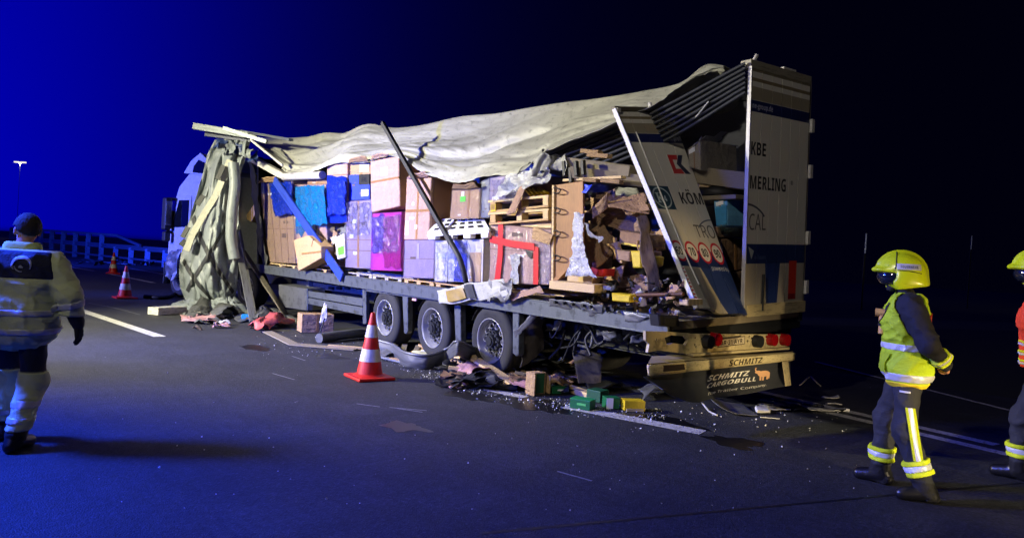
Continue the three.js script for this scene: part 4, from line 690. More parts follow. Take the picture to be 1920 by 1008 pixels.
carton([[652, 328], [692, 326], [692, 374], [652, 376]], 0.07, 1.0, card('#2440b0'), 'wrapped carton painted dark blue for beacon reflections, with a torn white label', { labels: [[0.62, 0.6, 0.95, 0.85]], bands: [[0.5, 0.0, 1, 0.4, mat.black, 'dark_film'], [0.62, 0.06, 0.9, 0.3, film, 'film_band']] });  // this blue paints in the beacon reflections on the wrapping
carton([[650, 377], [695, 374], [697, 504], [647, 501]], 0.04, 1.1, filmLilac, 'lilac wrapped stack of cartons with small labels', { tiers: [0.33, 0.58, 0.74], labels: [[0.25, 0.28, 0.4, 0.34], [0.15, 0.5, 0.28, 0.55], [0.3, 0.76, 0.42, 0.8]], tapeV: 0.48, film });
{ // crushed rubbish between the stacks
  for (let k = 0; k < 14; k++) { const x = rr(606, 640), y = rr(424, 490); loadMesh('crushed_scrap', sheetG(crumple(quadF(onV(x, y, 0.02 + rr(0, 0.2)), onV(x + rr(6, 14), y + rr(-4, 4), 0.05), onV(x + rr(6, 14), y + rr(6, 14), 0.1), onV(x + rr(-3, 3), y + rr(8, 14), 0.05)), 0.14, 5, k), 7, 7, 0.01), [mat.junk, mat.card5, mat.plasticGrey, mat.cardWhite, mat.card1][k % 5], `crushed ${['dark', 'brown', 'grey', 'white', 'tan'][k % 5]} packing scrap between the blue stake and lilac stack`, 'scrap', 'packing scraps between the stacks'); }
  carton([[627, 445], [644, 437], [646, 482], [632, 486]], -0.02, 0.4, mat.cardWhite, 'small pale carton with a green print in the crushed gap', { bands: [[0.2, 0.5, 0.9, 0.85, M('#5aa832', 0.5), 'green_print']] }); }
const big = carton([[694, 301], [747, 293], [749, 386], [696, 398]], -0.02, 0.55, mat.card4, 'large pinkish carton with a white label, tilted on top', { tapeH: 0.42, labels: [[0.36, 0.18, 0.6, 0.33], [0.44, 0.24, 0.52, 0.26, mat.labelDark]] });
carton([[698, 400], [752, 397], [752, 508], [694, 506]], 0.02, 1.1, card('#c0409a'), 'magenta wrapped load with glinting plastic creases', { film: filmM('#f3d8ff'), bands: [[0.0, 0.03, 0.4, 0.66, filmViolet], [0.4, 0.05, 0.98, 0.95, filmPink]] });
{ const o = carton([[762, 335], [808, 332], [803, 449], [757, 449]], 0.0, 0.9, mat.card4, 'tall pinkish upright carton beside the slanting pole', { tapeH: 0.53, tapeV: 0.5, labels: [[0.04, 0.7, 0.16, 0.92]] });
  // lettered side facing the trailer's rear, its shade painted as darker brown
  const tex = canvasTex(256, 512, (x, w, h) => { x.fillStyle = '#7b5a44'; x.fillRect(0, 0, w, h); x.fillStyle = '#3d2a20'; x.font = 'bold 70px sans-serif'; x.save(); x.translate(150, 300); x.rotate(Math.PI / 2); x.textAlign = 'center'; x.fillText('VEYO', 0, 0); x.restore(); });
  const a = onV(808, 333, 0.0), b = onV(803, 448, 0.0); const pg = sheetG((s, t) => L(0.05 + 0.8 * s, lerp(b.y + 0.02, a.y - 0.02, t), -lerp(b.z, a.z, t) - 0.012), 2, 2, 0.006);
  loadPart('side_print', pg, M('#ffffff', 0.8, 0, { map: tex }), o); }
carton([[812, 336], [845, 340], [842, 448], [806, 449]], 0.55, 0.8, mat.card5, 'dark brown carton standing behind the tall pinkish one', { tapeV: 0.5 });
carton([[758, 450], [815, 449], [812, 522], [756, 520]], 0.02, 1.1, filmLilac, 'film wrapped carton below the tall pinkish one', { tiers: [0.5], film, labels: [[0.42, 0.1, 0.5, 0.5, M('#9a8f9c', 0.5)]] });
carton([[847, 356], [900, 352], [897, 409], [843, 411]], 0.02, 1.0, mat.card1, 'tan carton with a bright green mark', { tapeV: 0.62, labels: [[0.32, 0.24, 0.5, 0.42, M('#46c81e', 0.5)], [0.36, 0.08, 0.44, 0.24]], film });
{ // tilted white plastic pallet with rows of holes
  const q = [[802, 437], [824, 412], [905, 406], [918, 430]].map((p, i) => onV(p[0], p[1], [-0.1, 0.25, 0.25, -0.1][i]));
  const f = quadF(q[0], q[3], q[2], q[1]);
  const o = loadMesh('plastic_pallet', sheetG(f, 8, 4, 0.03), mat.whiteClean, 'tilted white plastic pallet with rows of dark holes', 'pallet');
  for (let i = 0; i < 6; i++) for (let j = 0; j < 3; j++) loadPart('hole', sheetG((s, t) => f(0.08 + i * 0.15 + s * 0.09, 0.1 + j * 0.3 + t * 0.17).add(V3(0, 0.018, 0)), 1, 1, 0.004), mat.black, o);
  for (let i = 0; i < 4; i++) loadPart('foot', faceG([[802 + i * 33, 440 - i * 1], [816 + i * 33, 439 - i * 1], [815 + i * 33, 448 - i], [803 + i * 33, 449 - i]], -0.1, 0.1, 0.006), mat.whiteClean, o);
  loadPart('rim', barG(onV(802, 441, -0.1), onV(918, 434, -0.1), 0.03, 0.04), mat.whiteClean, o); }
carton([[816, 451], [907, 448], [905, 530], [814, 527]], 0.02, 1.1, mat.cardWhite, 'wrapped carton with a white band below the plastic pallet', { film, tiers: [0.3], seams: [0.25, 0.98], bands: [[0.02, 0.22, 0.96, 0.3, mat.white, 'white_band'], [0.05, 0.32, 0.45, 0.45, M('#8b8f98', 0.4), 'grey_label'], [0.4, 0.02, 0.66, 0.98, glintBlue, 'film_band'], [0.72, 0.3, 0.95, 0.98, mat.card3, 'cardboard_face']] });
carton([[902, 340], [918, 332], [918, 408], [901, 408]], 0.06, 1.0, M('#7d7f86', 0.5, 0, { map: grainTex }), 'narrow grey wrapped column beside the pallet stack', { film });
carton([[918, 331], [976, 325], [976, 378], [917, 385]], 0.05, 1.0, filmLilac, 'lilac wrapped carton on top of the broken pallets', { tiers: [0.5], film, labels: [[0.1, 0.7, 0.3, 0.9]] });
{ // crumpled clear plastic hanging over it
  loadMesh('plastic_sheet', sheetG(crumple(quadF(onV(945, 332, -0.06), onV(1032, 312, -0.02), onV(1022, 348, -0.08), onV(930, 372, -0.08)), 0.2, 4), 24, 14, 0.006), mat.foil, 'crumpled glossy plastic sheet draped above the pallets', 'plastic sheet');
  loadMesh('plastic_sheet', sheetG(crumple(quadF(onV(1015, 285, 0.0), onV(1052, 283, 0.05), onV(1056, 325, 0.0), onV(1008, 322, -0.04)), 0.25, 4, 5), 18, 14, 0.006), mat.tarp, 'bunched end of the roof tarp above the plywood panel', 'tarp'); }
// broken pallets, stacked
for (const [y0, y1, lab] of [[378, 368, 'upper broken pallet of the stack above the red-taped carton'], [401, 393, 'middle pallet of the stack above the red-taped carton']]) {
  const o = loadMesh('pallet', [barG(onV(920, y0, 0.0), onV(1034, y1, 0.0), 0.1, 0.035)], mat.woodPale, lab, 'pallet');
  for (const v of [0.35, 0.7]) loadPart('deck_board', barG(onV(920, y0, 0.0).add(V3(v, 0, 0)), onV(1034, y1, 0.0).add(V3(v, 0, 0)), 0.12, 0.03), mat.wood, o);
  for (const s of [0.03, 0.48, 0.93]) loadPart('block', barG(onV(lerp(922, 1032, s), lerp(y0, y1, s) + 10, 0.0), onV(lerp(922, 1032, s) + 10, lerp(y0, y1, s) + 9, 0.0), 0.12, 0.11), s > 0.4 ? mat.woodPale : mat.wood, o);
  loadPart('runner', barG(onV(922, y0 + 19, 0.0), onV(1034, y1 + 18, 0.0), 0.1, 0.03), mat.wood, o);
}
loadMesh('yellow_tag', faceG([[920, 383], [929, 382], [929, 396], [920, 397]], -0.06, 0.02, 0.002), mat.yellow, 'small yellow tag on the upper broken pallet', 'tag');
loadMesh('cardboard_strip', sheetG(quadF(onV(975, 350, -0.12), onV(988, 346, -0.12), onV(966, 398, -0.14), onV(950, 402, -0.14)), 3, 6, 0.012), mat.card4, 'narrow cardboard strip sticking out over the pallets', 'cardboard');
loadMesh('pallet_infill', [faceG([[980, 350], [1034, 345], [1034, 368], [985, 372]], 0.2, 0.6, 0.01)], mat.card5, 'brown carton with yellow straps wedged above the pallets', 'carton');
for (let k = 0; k < 5; k++) loadMesh('yellow_strap', tubeG([onV(982 + k * 9, 352 + k, 0.16), onV(990 + k * 8, 360, 0.1), onV(996 + k * 8, 366 - k, 0.16)], 0.02, 6, 8), mat.yellow, 'yellow plastic strap curled above the broken pallets', 'strap', 'yellow straps above the pallets');
{ // red taped carton
  const o = carton([[920, 420], [1034, 430], [1032, 534], [916, 530]], 0.0, 1.1, mat.card4, 'big carton crossed with red tape below the pallets', { tiers: [0.42], film, bow: 2 });
  o.patch([[0.12, -0.06], [0.2, -0.05], [0.21, 0.5], [0.18, 0.99], [0.09, 0.99], [0.13, 0.5]], 'red_tape', mat.tapeRed, 0.01, 0.035); o.patch([[-0.01, 0.19], [0.35, 0.25], [0.72, 0.27], [0.73, 0.4], [0.35, 0.37], [-0.01, 0.31]], 'red_tape', mat.tapeRed, 0.01, 0.042);
  o.patch([[0.71, 0.32], [0.79, 0.34], [0.8, 1], [0.72, 1]], 'red_tape', mat.tapeRed, 0.01, 0.036);
  o.patch([[0.58, 0.4], [0.7, 0.44], [0.68, 0.56], [0.62, 0.5]], 'tear_hole', mat.black, 0.004, 0.034);
  for (const [q, k] of [[[[958, 478], [972, 474], [974, 531], [956, 530]], 1], [[[1012, 452], [1031, 450], [1030, 532], [1016, 531]], 2]]) loadPart('crumpled_film', sheetG(crumple(quadF(...q.map(p => onV(p[0], p[1], -0.05))), 0.05, 9, k), 16, 30, 0.005), k % 2 ? mat.foil : film, o);
  loadMesh('cardboard_flap', sheetG(quadF(onV(1000, 424, -0.08), onV(1037, 440, -0.08), onV(1030, 459, -0.08), onV(998, 448, -0.08)), 4, 3, 0.012), mat.card3, 'pale cardboard flap stuck on the red-taped carton', 'cardboard');
  loadMesh('pallet_gap', faceG([[976, 412], [1034, 414], [1034, 428], [976, 424]], 0.04, 0.8, 0.006), mat.woodPale, 'lowest pallet of the stack on the red-taped carton', 'pallet'); }
{ // plywood crate side with wire loops
  const o = loadMesh('plywood_panel', faceG([[1038, 347], [1093, 339], [1094, 480], [1078, 502], [1036, 534]], -0.02, 0.03, 0.004), mat.ply, 'standing plywood panel with wire loops along its edge', 'plywood');
  loadPart('edge_batten', faceG([[1035, 347], [1039, 347], [1037, 534], [1033, 534]], -0.05, 0.06, 0.004), mat.woodPale, o);
  for (const y of [358, 395, 438, 484]) loadPart('wire_loop', tubeG([onV(1038, y - 6, -0.04), onV(1046, y - 5, -0.09), onV(1051, y, -0.1), onV(1046, y + 4, -0.08), onV(1038, y + 3, -0.04)], 0.008, 6, 16), mat.black, o);
  loadPart('brace', faceG([[1036, 524], [1074, 484], [1080, 488], [1040, 532]], -0.05, 0.03, 0.004), mat.ply, o); }
{ // silver foil
  const rows = [[1074, 1096, 398], [1073, 1094, 430], [1072, 1096, 470], [1071, 1099, 492], [1062, 1112, 512], [1060, 1118, 519]];
  const o = loadMesh('foil_sheet', sheetG(crumple((s, t) => { const k = t * 5, i = Math.min(4, Math.floor(k)), q = k - i; const r = [0, 1, 2].map(j => lerp(rows[i][j], rows[i + 1][j], q)); return onV(lerp(r[0], r[1], s), r[2], -0.14 - 0.08 * t); }, 0.06, 9, 3), 24, 60, 0.006), mat.foil, 'crumpled silver foil sheet hanging beside the plywood', 'foil');
  loadPart('foil_tail', sheetG(crumple(quadF(onV(1094, 418, -0.16), onV(1104, 424, -0.16), onV(1130, 452, -0.14), onV(1124, 458, -0.14)), 0.08, 6), 6, 14, 0.006), mat.foil, o); }
// crumpled cardboard behind the broken door
const cb = (pts, v, m, label, amp = 0.09, k = 0) => loadMesh('cardboard_sheet', sheetG(crumple(quadF(...pts.map((p, i) => onV(p[0], p[1], (v.length ? v[i] : v)))), amp, 2.4, k), 16, 16, 0.014), m, label, 'cardboard');
cb([[1110, 388], [1140, 360], [1142, 388], [1112, 412]], [0.1, 0.1, 0.2, 0.1], mat.card1, 'lit creased cardboard corner above the cardboard heap', 0.05, 1);
cb([[1138, 360], [1222, 382], [1216, 402], [1140, 388]], [0.25, 0.4, 0.3, 0.15], mat.card5, 'long brown cardboard sheet folded over behind the door', 0.06, 2);
cb([[1100, 420], [1150, 388], [1215, 402], [1200, 440]], [0.35, 0.35, 0.5, 0.5], mat.card2, 'brown torn cardboard arching over the yellow boxes', 0.12, 3);
cb([[1098, 440], [1130, 418], [1150, 470], [1110, 500]], [0.15, 0.3, 0.35, 0.1], mat.card2, 'brown cardboard sheet sagging beside the silver foil', 0.14, 4);
cb([[1092, 344], [1220, 352], [1222, 385], [1094, 372]], [1.0, 1.0, 1.05, 1.0], M('#7a7c82', 0.6, 0, { map: dirtTex }), 'grey plastic sheet behind the creased cardboard', 0.08, 5);
cb([[1100, 480], [1165, 470], [1210, 560], [1100, 545]], [1.2, 1.2, 1.2, 1.2], mat.card5, 'brown torn packing sheet at the back of the heap', 0.2, 6);
cb([[1195, 405], [1214, 400], [1238, 545], [1215, 548]], [-0.05, 0.05, 0.1, -0.02], M('#7a6a58', 0.85, 0, { map: dirtTex }), 'long frayed brown strip hanging along the broken door', 0.1, 7);
// more torn sheets through the heap, each bent its own way
{ const spots = [[1118, 430, 40, 34], [1150, 410, 46, 30], [1175, 398, 40, 30], [1130, 500, 42, 26], [1160, 515, 46, 24], [1195, 515, 36, 26], [1215, 430, 24, 44], [1108, 365, 40, 22], [1165, 368, 44, 26], [1140, 450, 26, 40], [1205, 455, 22, 30], [1230, 540, 36, 22], [1100, 520, 36, 16], [1180, 545, 40, 14]];
  const ms = [mat.card2, mat.card5, mat.card3, mat.card1, mat.card4, mat.card2, mat.card3], nm = ['brown', 'deep brown', 'light', 'tan', 'pinkish', 'brown', 'light'];
  const by = ['beside the silver foil', 'over the yellow boxes', 'below the grey plastic sheet', 'behind the red plastic box', 'under the yellow boxes', 'beside the frayed strip', 'against the broken door', 'above the silver foil', 'below the weathered timbers', 'in the middle of the heap', 'right beside the yellow standing box', 'at the foot of the broken door', 'behind the short plank', 'at the floor edge below the heap'];
  spots.forEach(([x, y, w, h], k) => { const v = rr(0.15, 0.7), a = rr(-12, 12), b = rr(-10, 10); cb([[x + rr(-8, 8), y + a], [x + w, y + b], [x + w + rr(-10, 10), y + h], [x + rr(-8, 8), y + h + rr(-8, 8)]], [v + rr(-0.2, 0.2), v + rr(-0.2, 0.2), v + rr(-0.2, 0.2), v], ms[k % 7], `torn ${nm[k % 7]} cardboard sheet ${by[k]}`, 0.14, k + 11); }); }
// loose flaps and torn wrapping on the stacks
{ const fl = [[[694, 300], [722, 296], [728, 286], [700, 290], mat.card4, 'bent flap standing on the tilted pinkish carton'], [[652, 304], [690, 302], [684, 292], [656, 296], mat.card1, 'bent flap above the dark blue carton'], [[848, 355], [898, 352], [888, 342], [852, 346], mat.card2, 'bent flap standing on the tan carton with green mark'], [[764, 334], [806, 332], [798, 322], [770, 325], mat.card4, 'bent flap standing on the tall pinkish carton'], [[484, 342], [520, 340], [516, 330], [488, 333], mat.card2, 'bent flap standing on the front brown cartons']];
  fl.forEach(([a, b, c, d, m, lab], k) => loadMesh('cardboard_flap', sheetG(crumple(quadF(onV(...a, -0.02), onV(...b, -0.02), onV(...c, -0.12), onV(...d, -0.1)), 0.04, 4, k), 8, 5, 0.01), m, lab, 'cardboard'));
  const fs = [[[552, 350], [606, 347], [612, 420], [556, 425], glintCyan, 'crumpled film tinted with cyan beacon glints over the glinting column'], [[614, 340], [648, 338], [646, 400], [612, 404], glintBlue, 'creased film tinted with blue beacon glints on the deep blue carton'], [[700, 405], [750, 402], [748, 470], [698, 475], film, 'clear creased film over the magenta load'], [[650, 380], [694, 378], [694, 440], [650, 445], film, 'clear creased film over the lilac stack'], [[820, 455], [880, 452], [884, 525], [818, 522], film, 'clear creased film over the white-banded carton'], [[505, 345], [546, 341], [552, 400], [515, 405], glintBlue, 'creased film tinted with blue beacon glints over the front cartons'], [[925, 335], [972, 330], [970, 374], [924, 380], film, 'clear creased film over the lilac carton on the pallets']];
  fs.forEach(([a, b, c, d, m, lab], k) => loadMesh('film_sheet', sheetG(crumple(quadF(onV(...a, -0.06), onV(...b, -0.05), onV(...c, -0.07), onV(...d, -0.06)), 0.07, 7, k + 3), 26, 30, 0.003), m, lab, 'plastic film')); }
// yellow and green boxes in the heap
const sb = (q, v, d, m, label, ex = {}) => carton(q, v, d, m, label, { name: 'product_box', category: 'box', bow: 0, ...ex });
sb([[1162, 432], [1212, 440], [1210, 464], [1160, 456]], 0.12, 0.3, mat.card5, 'brown flat box with a green end in the heap', { bands: [[0.82, 0.1, 1, 0.9, mat.green, 'green_end'], [0.1, 0.88, 0.9, 1.05, mat.yellow, 'yellow_edge']] });
sb([[1182, 470], [1201, 470], [1202, 502], [1186, 502]], 0.02, 0.25, mat.yellow, 'bright yellow box standing on end in the heap');
sb([[1202, 470], [1214, 472], [1214, 500], [1203, 502]], 0.04, 0.25, mat.card1, 'brown box beside the bright yellow standing one');
sb([[1155, 468], [1181, 472], [1180, 490], [1158, 488]], 0.08, 0.3, mat.card2, 'brown box left of the bright yellow standing one');
sb([[1214, 478], [1224, 482], [1222, 498], [1214, 496]], 0.06, 0.2, mat.yellow, 'small yellow box beside the frayed strip');
sb([[1146, 549], [1182, 553], [1180, 567], [1147, 564]], -0.1, 0.16, mat.yellow, 'flat yellow box lying on the broken side rail');
sb([[1058, 536], [1078, 539], [1078, 548], [1058, 546]], -0.1, 0.14, mat.yellow, 'small yellow box on the edge below the planks');
sb([[1110, 505], [1132, 504], [1130, 518], [1112, 518]], -0.02, 0.2, M('#d8321e', 0.4), 'red plastic box below the silver foil');
loadMesh('pink_rag', sheetG(crumple(quadF(onV(1110, 498, -0.08), onV(1118, 500, -0.08), onV(1118, 516, -0.1), onV(1110, 516, -0.1)), 0.06, 6), 6, 8, 0.008), M('#e0508a', 0.5), 'small pink rag beside the foil foot', 'rag');
// planks on the trailer floor by the heap
loadMesh('plank', barG(onV(1041, 533, -0.08), onV(1126, 541, -0.08), 0.2, 0.1), mat.woodPale, 'pale plank lying along the side edge below the plywood', 'plank');
loadMesh('plank', barG(onV(1075, 521, 0.05), onV(1122, 525, 0.05), 0.2, 0.07), mat.woodPale, 'short pale plank below the silver foil', 'plank');
loadMesh('rusty_rod', cylG(onV(1195, 553, -0.06), onV(1282, 551, -0.06), 0.022), M('#6a4630', 0.6, 0.3, { map: dirtTex }), 'rusty rod lying across the floor edge by the door', 'rod');
loadMesh('wood_block', faceG([[1273, 560], [1290, 562], [1290, 573], [1273, 571]], 0.0, 0.25, 0.008), mat.woodPale, 'small wood block at the foot of the broken door', 'block');
loadMesh('pink_cardboard', sheetG(crumple(quadF(onV(958, 548, -0.1), onV(1018, 536, -0.1), onV(1022, 546, -0.16), onV(960, 562, -0.14)), 0.07, 4, 6), 14, 4, 0.012), mat.card4, 'curled pinkish cardboard on the rail below the red tape', 'cardboard');
// small scraps strewn over the broken rear floor edge
for (let k = 0; k < 110; k++) {
  const x = rr(1095, 1290), y = rr(515, 582) - Math.max(0, 0); const w = rr(3, 12), h = rr(3, 10), v = rr(-0.12, 0.6);
  const mi = Math.floor(rnd() * 8), m = [mat.junk, mat.black, mat.white, mat.card5, mat.plasticGrey, mat.black, mat.card1, mat.cardWhite][mi];
  const a = onV(x, y, v); if (a.y < 1.12) { a.y = 1.15; }
  const P = (dx, dy) => a.clone().add(V3(rr(-0.06, 0.06), -dy * 0.008, dx * 0.008));
  loadMesh('strewn_scrap', sheetG(crumple(quadF(P(0, 0), P(w, rr(-3, 3)), P(w + rr(-3, 3), h), P(rr(-3, 3), h)), 0.05, 7, k), 4, 4, 0.01), m, `torn ${['dark brown', 'black', 'white', 'brown', 'grey', 'black', 'tan', 'pale'][mi]} scrap of packing strewn over the broken rear floor`, 'scrap', 'scraps strewn over the rear floor');
}
// upper deck at the rear: timbers, wrapped cartons, blue carton
const tb = (a, b, w, h, m, label) => loadMesh('timber', barG(a, b, w, h), m, label, 'timber');
tb(onV(1062, 306, 0.2), onV(1190, 322, 0.5), 0.3, 0.14, mat.woodGrey, 'grey weathered timber topmost above the plywood panel');
tb(onV(1075, 324, 0.15), onV(1215, 342, 0.6), 0.3, 0.14, mat.woodGrey, 'grey weathered timber second from the top');
tb(onV(1262, 322, 1.2), onV(1404, 340, 1.5), 0.1, 0.2, mat.woodGrey, 'pale weathered timber behind the broken door');
tb(onV(1270, 344, 1.25), onV(1404, 352, 1.55), 0.1, 0.05, mat.woodPale, 'thin pale timber below the weathered one behind the door');
tb(onV(1060, 338, 0.1), onV(1170, 332, 0.2), 0.1, 0.035, mat.woodPale, 'thin pale batten lying across the plywood top');
for (const [x, y, w] of [[1096, 336, 26], [1130, 338, 36], [1092, 283, 34], [1104, 290, 40]]) tb(onV(x, y, 0.05), onV(x + w, y + 3, 0.1), 0.1, 0.05, mat.card3, `${{ 1096: 'short pale offcut over the blue strap', 1130: 'long pale offcut over the grey sheet', 1092: 'pale offcut under the roof slats', 1104: 'brown offcut on the topmost timber' }[x]}`);
for (const [x, y] of [[1058, 318], [1080, 318], [1093, 316], [1070, 330]]) loadMesh('steel_clamp', barG(onV(x, y - 16, 0.05), onV(x + 2, y + 12, 0.05), 0.05, 0.05), mat.black, 'upright black clamp holding the rear timbers', 'clamp', 'black clamps on the timbers');
loadMesh('blue_strap', sheetG(crumple(quadF(onV(1096, 346, 0.0), onV(1108, 345, 0.0), onV(1102, 362, -0.02), onV(1092, 362, -0.02)), 0.06, 6), 6, 8, 0.012), M('#2540c8', 0.5), 'crumpled blue strap hanging beside the plywood', 'strap');
// rear upper deck platform, part of the trailer
tp('load_deck', boxG(1.2, 0.05, 3.0, 1.85, 2.48, -1.65), mat.woodGrey);
{ const P = (x, y, u) => onU(x, y, u); // cartons seen through the open rear, faces on the planes u = const
  const rc = (px, u, d, m, label, kids = []) => { const o = loadMesh('carton', rearG(px, u, d, 0.012), m, label, 'carton'); for (const [nm, q, mm] of kids) loadPart(nm, rearG(q, u - 0.008, 0.012, 0), mm, o); return o; };
  const w = carton([[1289, 279], [1312, 262], [1313, 319], [1292, 314]], 1.15, 0.75, M('#a89f8a', 0.6, 0, { map: cardTex, bumpMap: dentTex, bumpScale: 0.03 }), 'grey wrapped carton on the upper deck inside the rear', { film, tapeV: 0.5, labels: [[0.1, 0.1, 0.6, 0.3]] });
  loadPart('film_crown', sheetG(crumple(quadF(onV(1288, 282, 1.12), onV(1312, 262, 1.12), onV(1362, 250, 1.8), onV(1345, 268, 1.8)), 0.12, 6), 14, 8, 0.006), mat.foil, w);
  carton([[1338, 376], [1364, 367], [1364, 422], [1343, 425]], 1.3, 0.6, mat.blueBoxLit, 'blue carton painted in its floodlit tone, with a white label below the rear timber', { tapeV: 0.45, labels: [[0.15, 0.1, 0.7, 0.24]], bands: [[0.05, 0.3, 0.95, 0.95, mat.blueBox, 'blue_face']] });  // pale tone has the floodlight on the left face painted in
  loadMesh('black_bag', sheetG((s, t) => { const a = s * 6.283, r = Math.sin(t * 1.57 + 0.02); const c = onV(1350, 368, 1.6); return c.add(V3(Math.cos(a) * 0.3 * Math.cos(t * 1.5) * (1 + 0.15 * noise(s * 6, t * 4, 2)), 0.2 * r, Math.sin(a) * 0.3 * Math.cos(t * 1.5))); }, 24, 12, 0.01), mat.black, 'dark bag lying on the blue cartons', 'bag');
  rc([[1345, 425], [1400, 424], [1400, 445], [1347, 446]], 0.5, 0.6, mat.card2, 'low brown carton directly below the blue carton');
  rc([[1352, 448], [1404, 446], [1404, 505], [1360, 508]], 0.5, 0.6, mat.card5, 'brown carton standing low behind the door edge', [['tape', [[1378, 447], [1382, 447], [1382, 506], [1379, 506]], mat.tape]]);
  rc([[1362, 510], [1404, 507], [1404, 580], [1380, 580]], 0.5, 0.6, mat.card2, 'lowest brown carton behind the closed door edge'); }
// tan carton glimpsed inside the front corner
loadMesh('carton', faceG([[457, 408], [476, 382], [478, 400], [470, 416]], 0.5, 0.4, 0.01), mat.card3, 'tan carton tipped inside the front corner', 'carton');
// ---------- wreckage on the road ----------
const flatten = (g, y = 0.006) => { g.computeBoundingBox(); return g.translate(0, y - g.boundingBox.min.y, 0); };
function groundBar(a, b, w, h, m, name, label, category, group) { const p = ground(...a, h / 2 + 0.006), q = ground(...b, h / 2 + 0.006); return free(name, barG(p, q, w, h), m, label, category, group); }
function groundBox(px, w, h, d, yaw, m, name, label, category, kids) {
  const p = ground(...px), t = free(name, boxG(w, h, d, 0, h / 2, 0, 0.008), m, label, category); t.position.set(p.x, 0.006, p.z); t.rotation.y = yaw;
  if (kids) for (const [n, x, y, z, a, b, c, mm] of kids) part(n, boxG(a, b, c, x, y, z, 0), mm, t); return t;
}
function groundSheet(px, m, name, label, category, amp, seg = 14, k = 0, th = 0.012, lift) {
  const q = quadF(...px.map(p => ground(...p))); const f = crumple((s, t) => { const p = q(s, t); if (lift) p.y += lift(s, t); return p; }, amp, 2.6, k);
  return free(name, flatten(sheetG(f, seg, seg, th)), m, label, category);
}
// carton beside the first axle
groundBox([590, 622], 0.62, 0.36, 0.42, 0.5, mat.card1, 'carton', 'dented tan carton lying on the road before the side guard', 'carton', [['tape', 0, 0.18, 0.211, 0.05, 0.35, 0.004, mat.tape], ['tape', 0, 0.361, 0, 0.05, 0.004, 0.42, mat.tape]]);
{ const p = ground(604, 632), o = free('upright_scrap', sheetG(crumple(quadF(p.clone().add(V3(-0.05, 0.28, 0)), p.clone().add(V3(0.08, 0.3, 0)), p.clone().add(V3(0.05, 0.62, 0)), p.clone().add(V3(-0.02, 0.66, 0))), 0.06, 5), 6, 8, 0.012), mat.white, 'white torn scrap standing upright in front of the tan carton', 'scrap');
  sub('stick', cylG(p.clone().add(V3(-0.06, 0.0, 0.02)), p.clone().add(V3(0.02, 0.36, 0)), 0.014), mat.black, o); }
// pale plank far left, blue box, red rags
groundBar([286, 583], [340, 580], 0.3, 0.16, mat.white, 'white_plank', 'white plank lying on the asphalt before the curtain', 'plank');
groundSheet([[338, 596], [400, 592], [405, 608], [340, 606]], mat.pink, 'rag', 'pale red rag spread below the torn curtain', 'rag', 0.1, 16, 3);
groundBox([466, 602], 0.3, 0.14, 0.22, 0.3, mat.bluePlastic, 'blue_box', 'bright blue flat box among the debris', 'box');
groundSheet([[470, 618], [520, 603], [545, 612], [480, 624]], M('#b8504c', 0.6, 0, { map: dirtTex }), 'rag', 'crumpled red and white rag beside the slanting stake', 'rag', 0.3, 22, 7, 0.012, (s, t) => 0.1 * Math.sin(s * 3.14) * Math.sin(t * 3.14));
groundSheet([[478, 606], [505, 598], [522, 606], [490, 612]], mat.black, 'black_rag', 'black torn cloth heap behind the red rag', 'rag', 0.35, 18, 9, 0.012, (s, t) => 0.22 * Math.sin(s * 3.14) * Math.sin(t * 3.14));
groundSheet([[345, 592], [390, 575], [392, 592], [350, 600]], mat.plasticGrey, 'panel_scrap', 'grey triangular panel scrap below the curtain', 'scrap', 0.12, 12, 2, 0.02, (s, t) => 0.35 * s * (1 - t));
groundSheet([[392, 592], [432, 578], [448, 594], [402, 600]], mat.plasticGrey, 'panel_scrap', 'grey curved panel scrap beside the blue box', 'scrap', 0.15, 12, 5, 0.02, (s, t) => 0.2 * Math.sin(s * 3));
groundSheet([[440, 598], [470, 590], [480, 600], [446, 606]], mat.aluDull, 'panel_scrap', 'thin metal panel scrap behind the bright blue box', 'scrap', 0.12, 10, 6, 0.015);
free('bent_hose', tubeG([ground(270, 556, 0.05), ground(300, 558, 0.05), ground(325, 552, 0.06), ground(338, 538, 0.2)], 0.06, 10, 24), mat.black, 'black hose curving out beneath the truck cab', 'hose');
for (let k = 0; k < 26; k++) { const x = rr(340, 560), y = rr(585, 618) + (x - 340) * 0.02; const p = ground(x, y); const w = rr(0.08, 0.35);
  const g = flatten(sheetG(crumple((s, t) => V3(p.x + (s - 0.5) * w, p.y + 0.08 * Math.sin(s * 3) * rnd(), p.z + (t - 0.5) * w * 0.7), 0.1, 5, k), 5, 5, 0.008));
  free('debris_scrap', g, [mat.plasticGrey, mat.white, mat.junk, mat.aluDull, mat.cardWhite, mat.pink][k % 6], `small torn ${['grey', 'white', 'brown', 'silvery', 'pale cardboard', 'pink'][k % 6]} scrap lying below the curtain and stakes`, 'debris', 'scraps below the curtain'); }
// long flat side laths on the road under the trailer edge
groundBar([500, 621], [552, 646], 0.2, 0.02, mat.woodGrey, 'flat_lath', 'grey flat lath lying beside the tan carton', 'lath');
groundBar([548, 645], [668, 655], 0.26, 0.02, mat.woodGrey, 'flat_lath', 'long grey flat lath beside the traffic cone', 'lath');
free('bent_rail', tubeG([ground(598, 634, 0.08), ground(640, 628, 0.1), ground(690, 624, 0.1), ground(720, 630, 0.1)], 0.09, 10, 24), mat.plasticGrey, 'rounded grey skirt rail lying before the first wheel', 'rail');
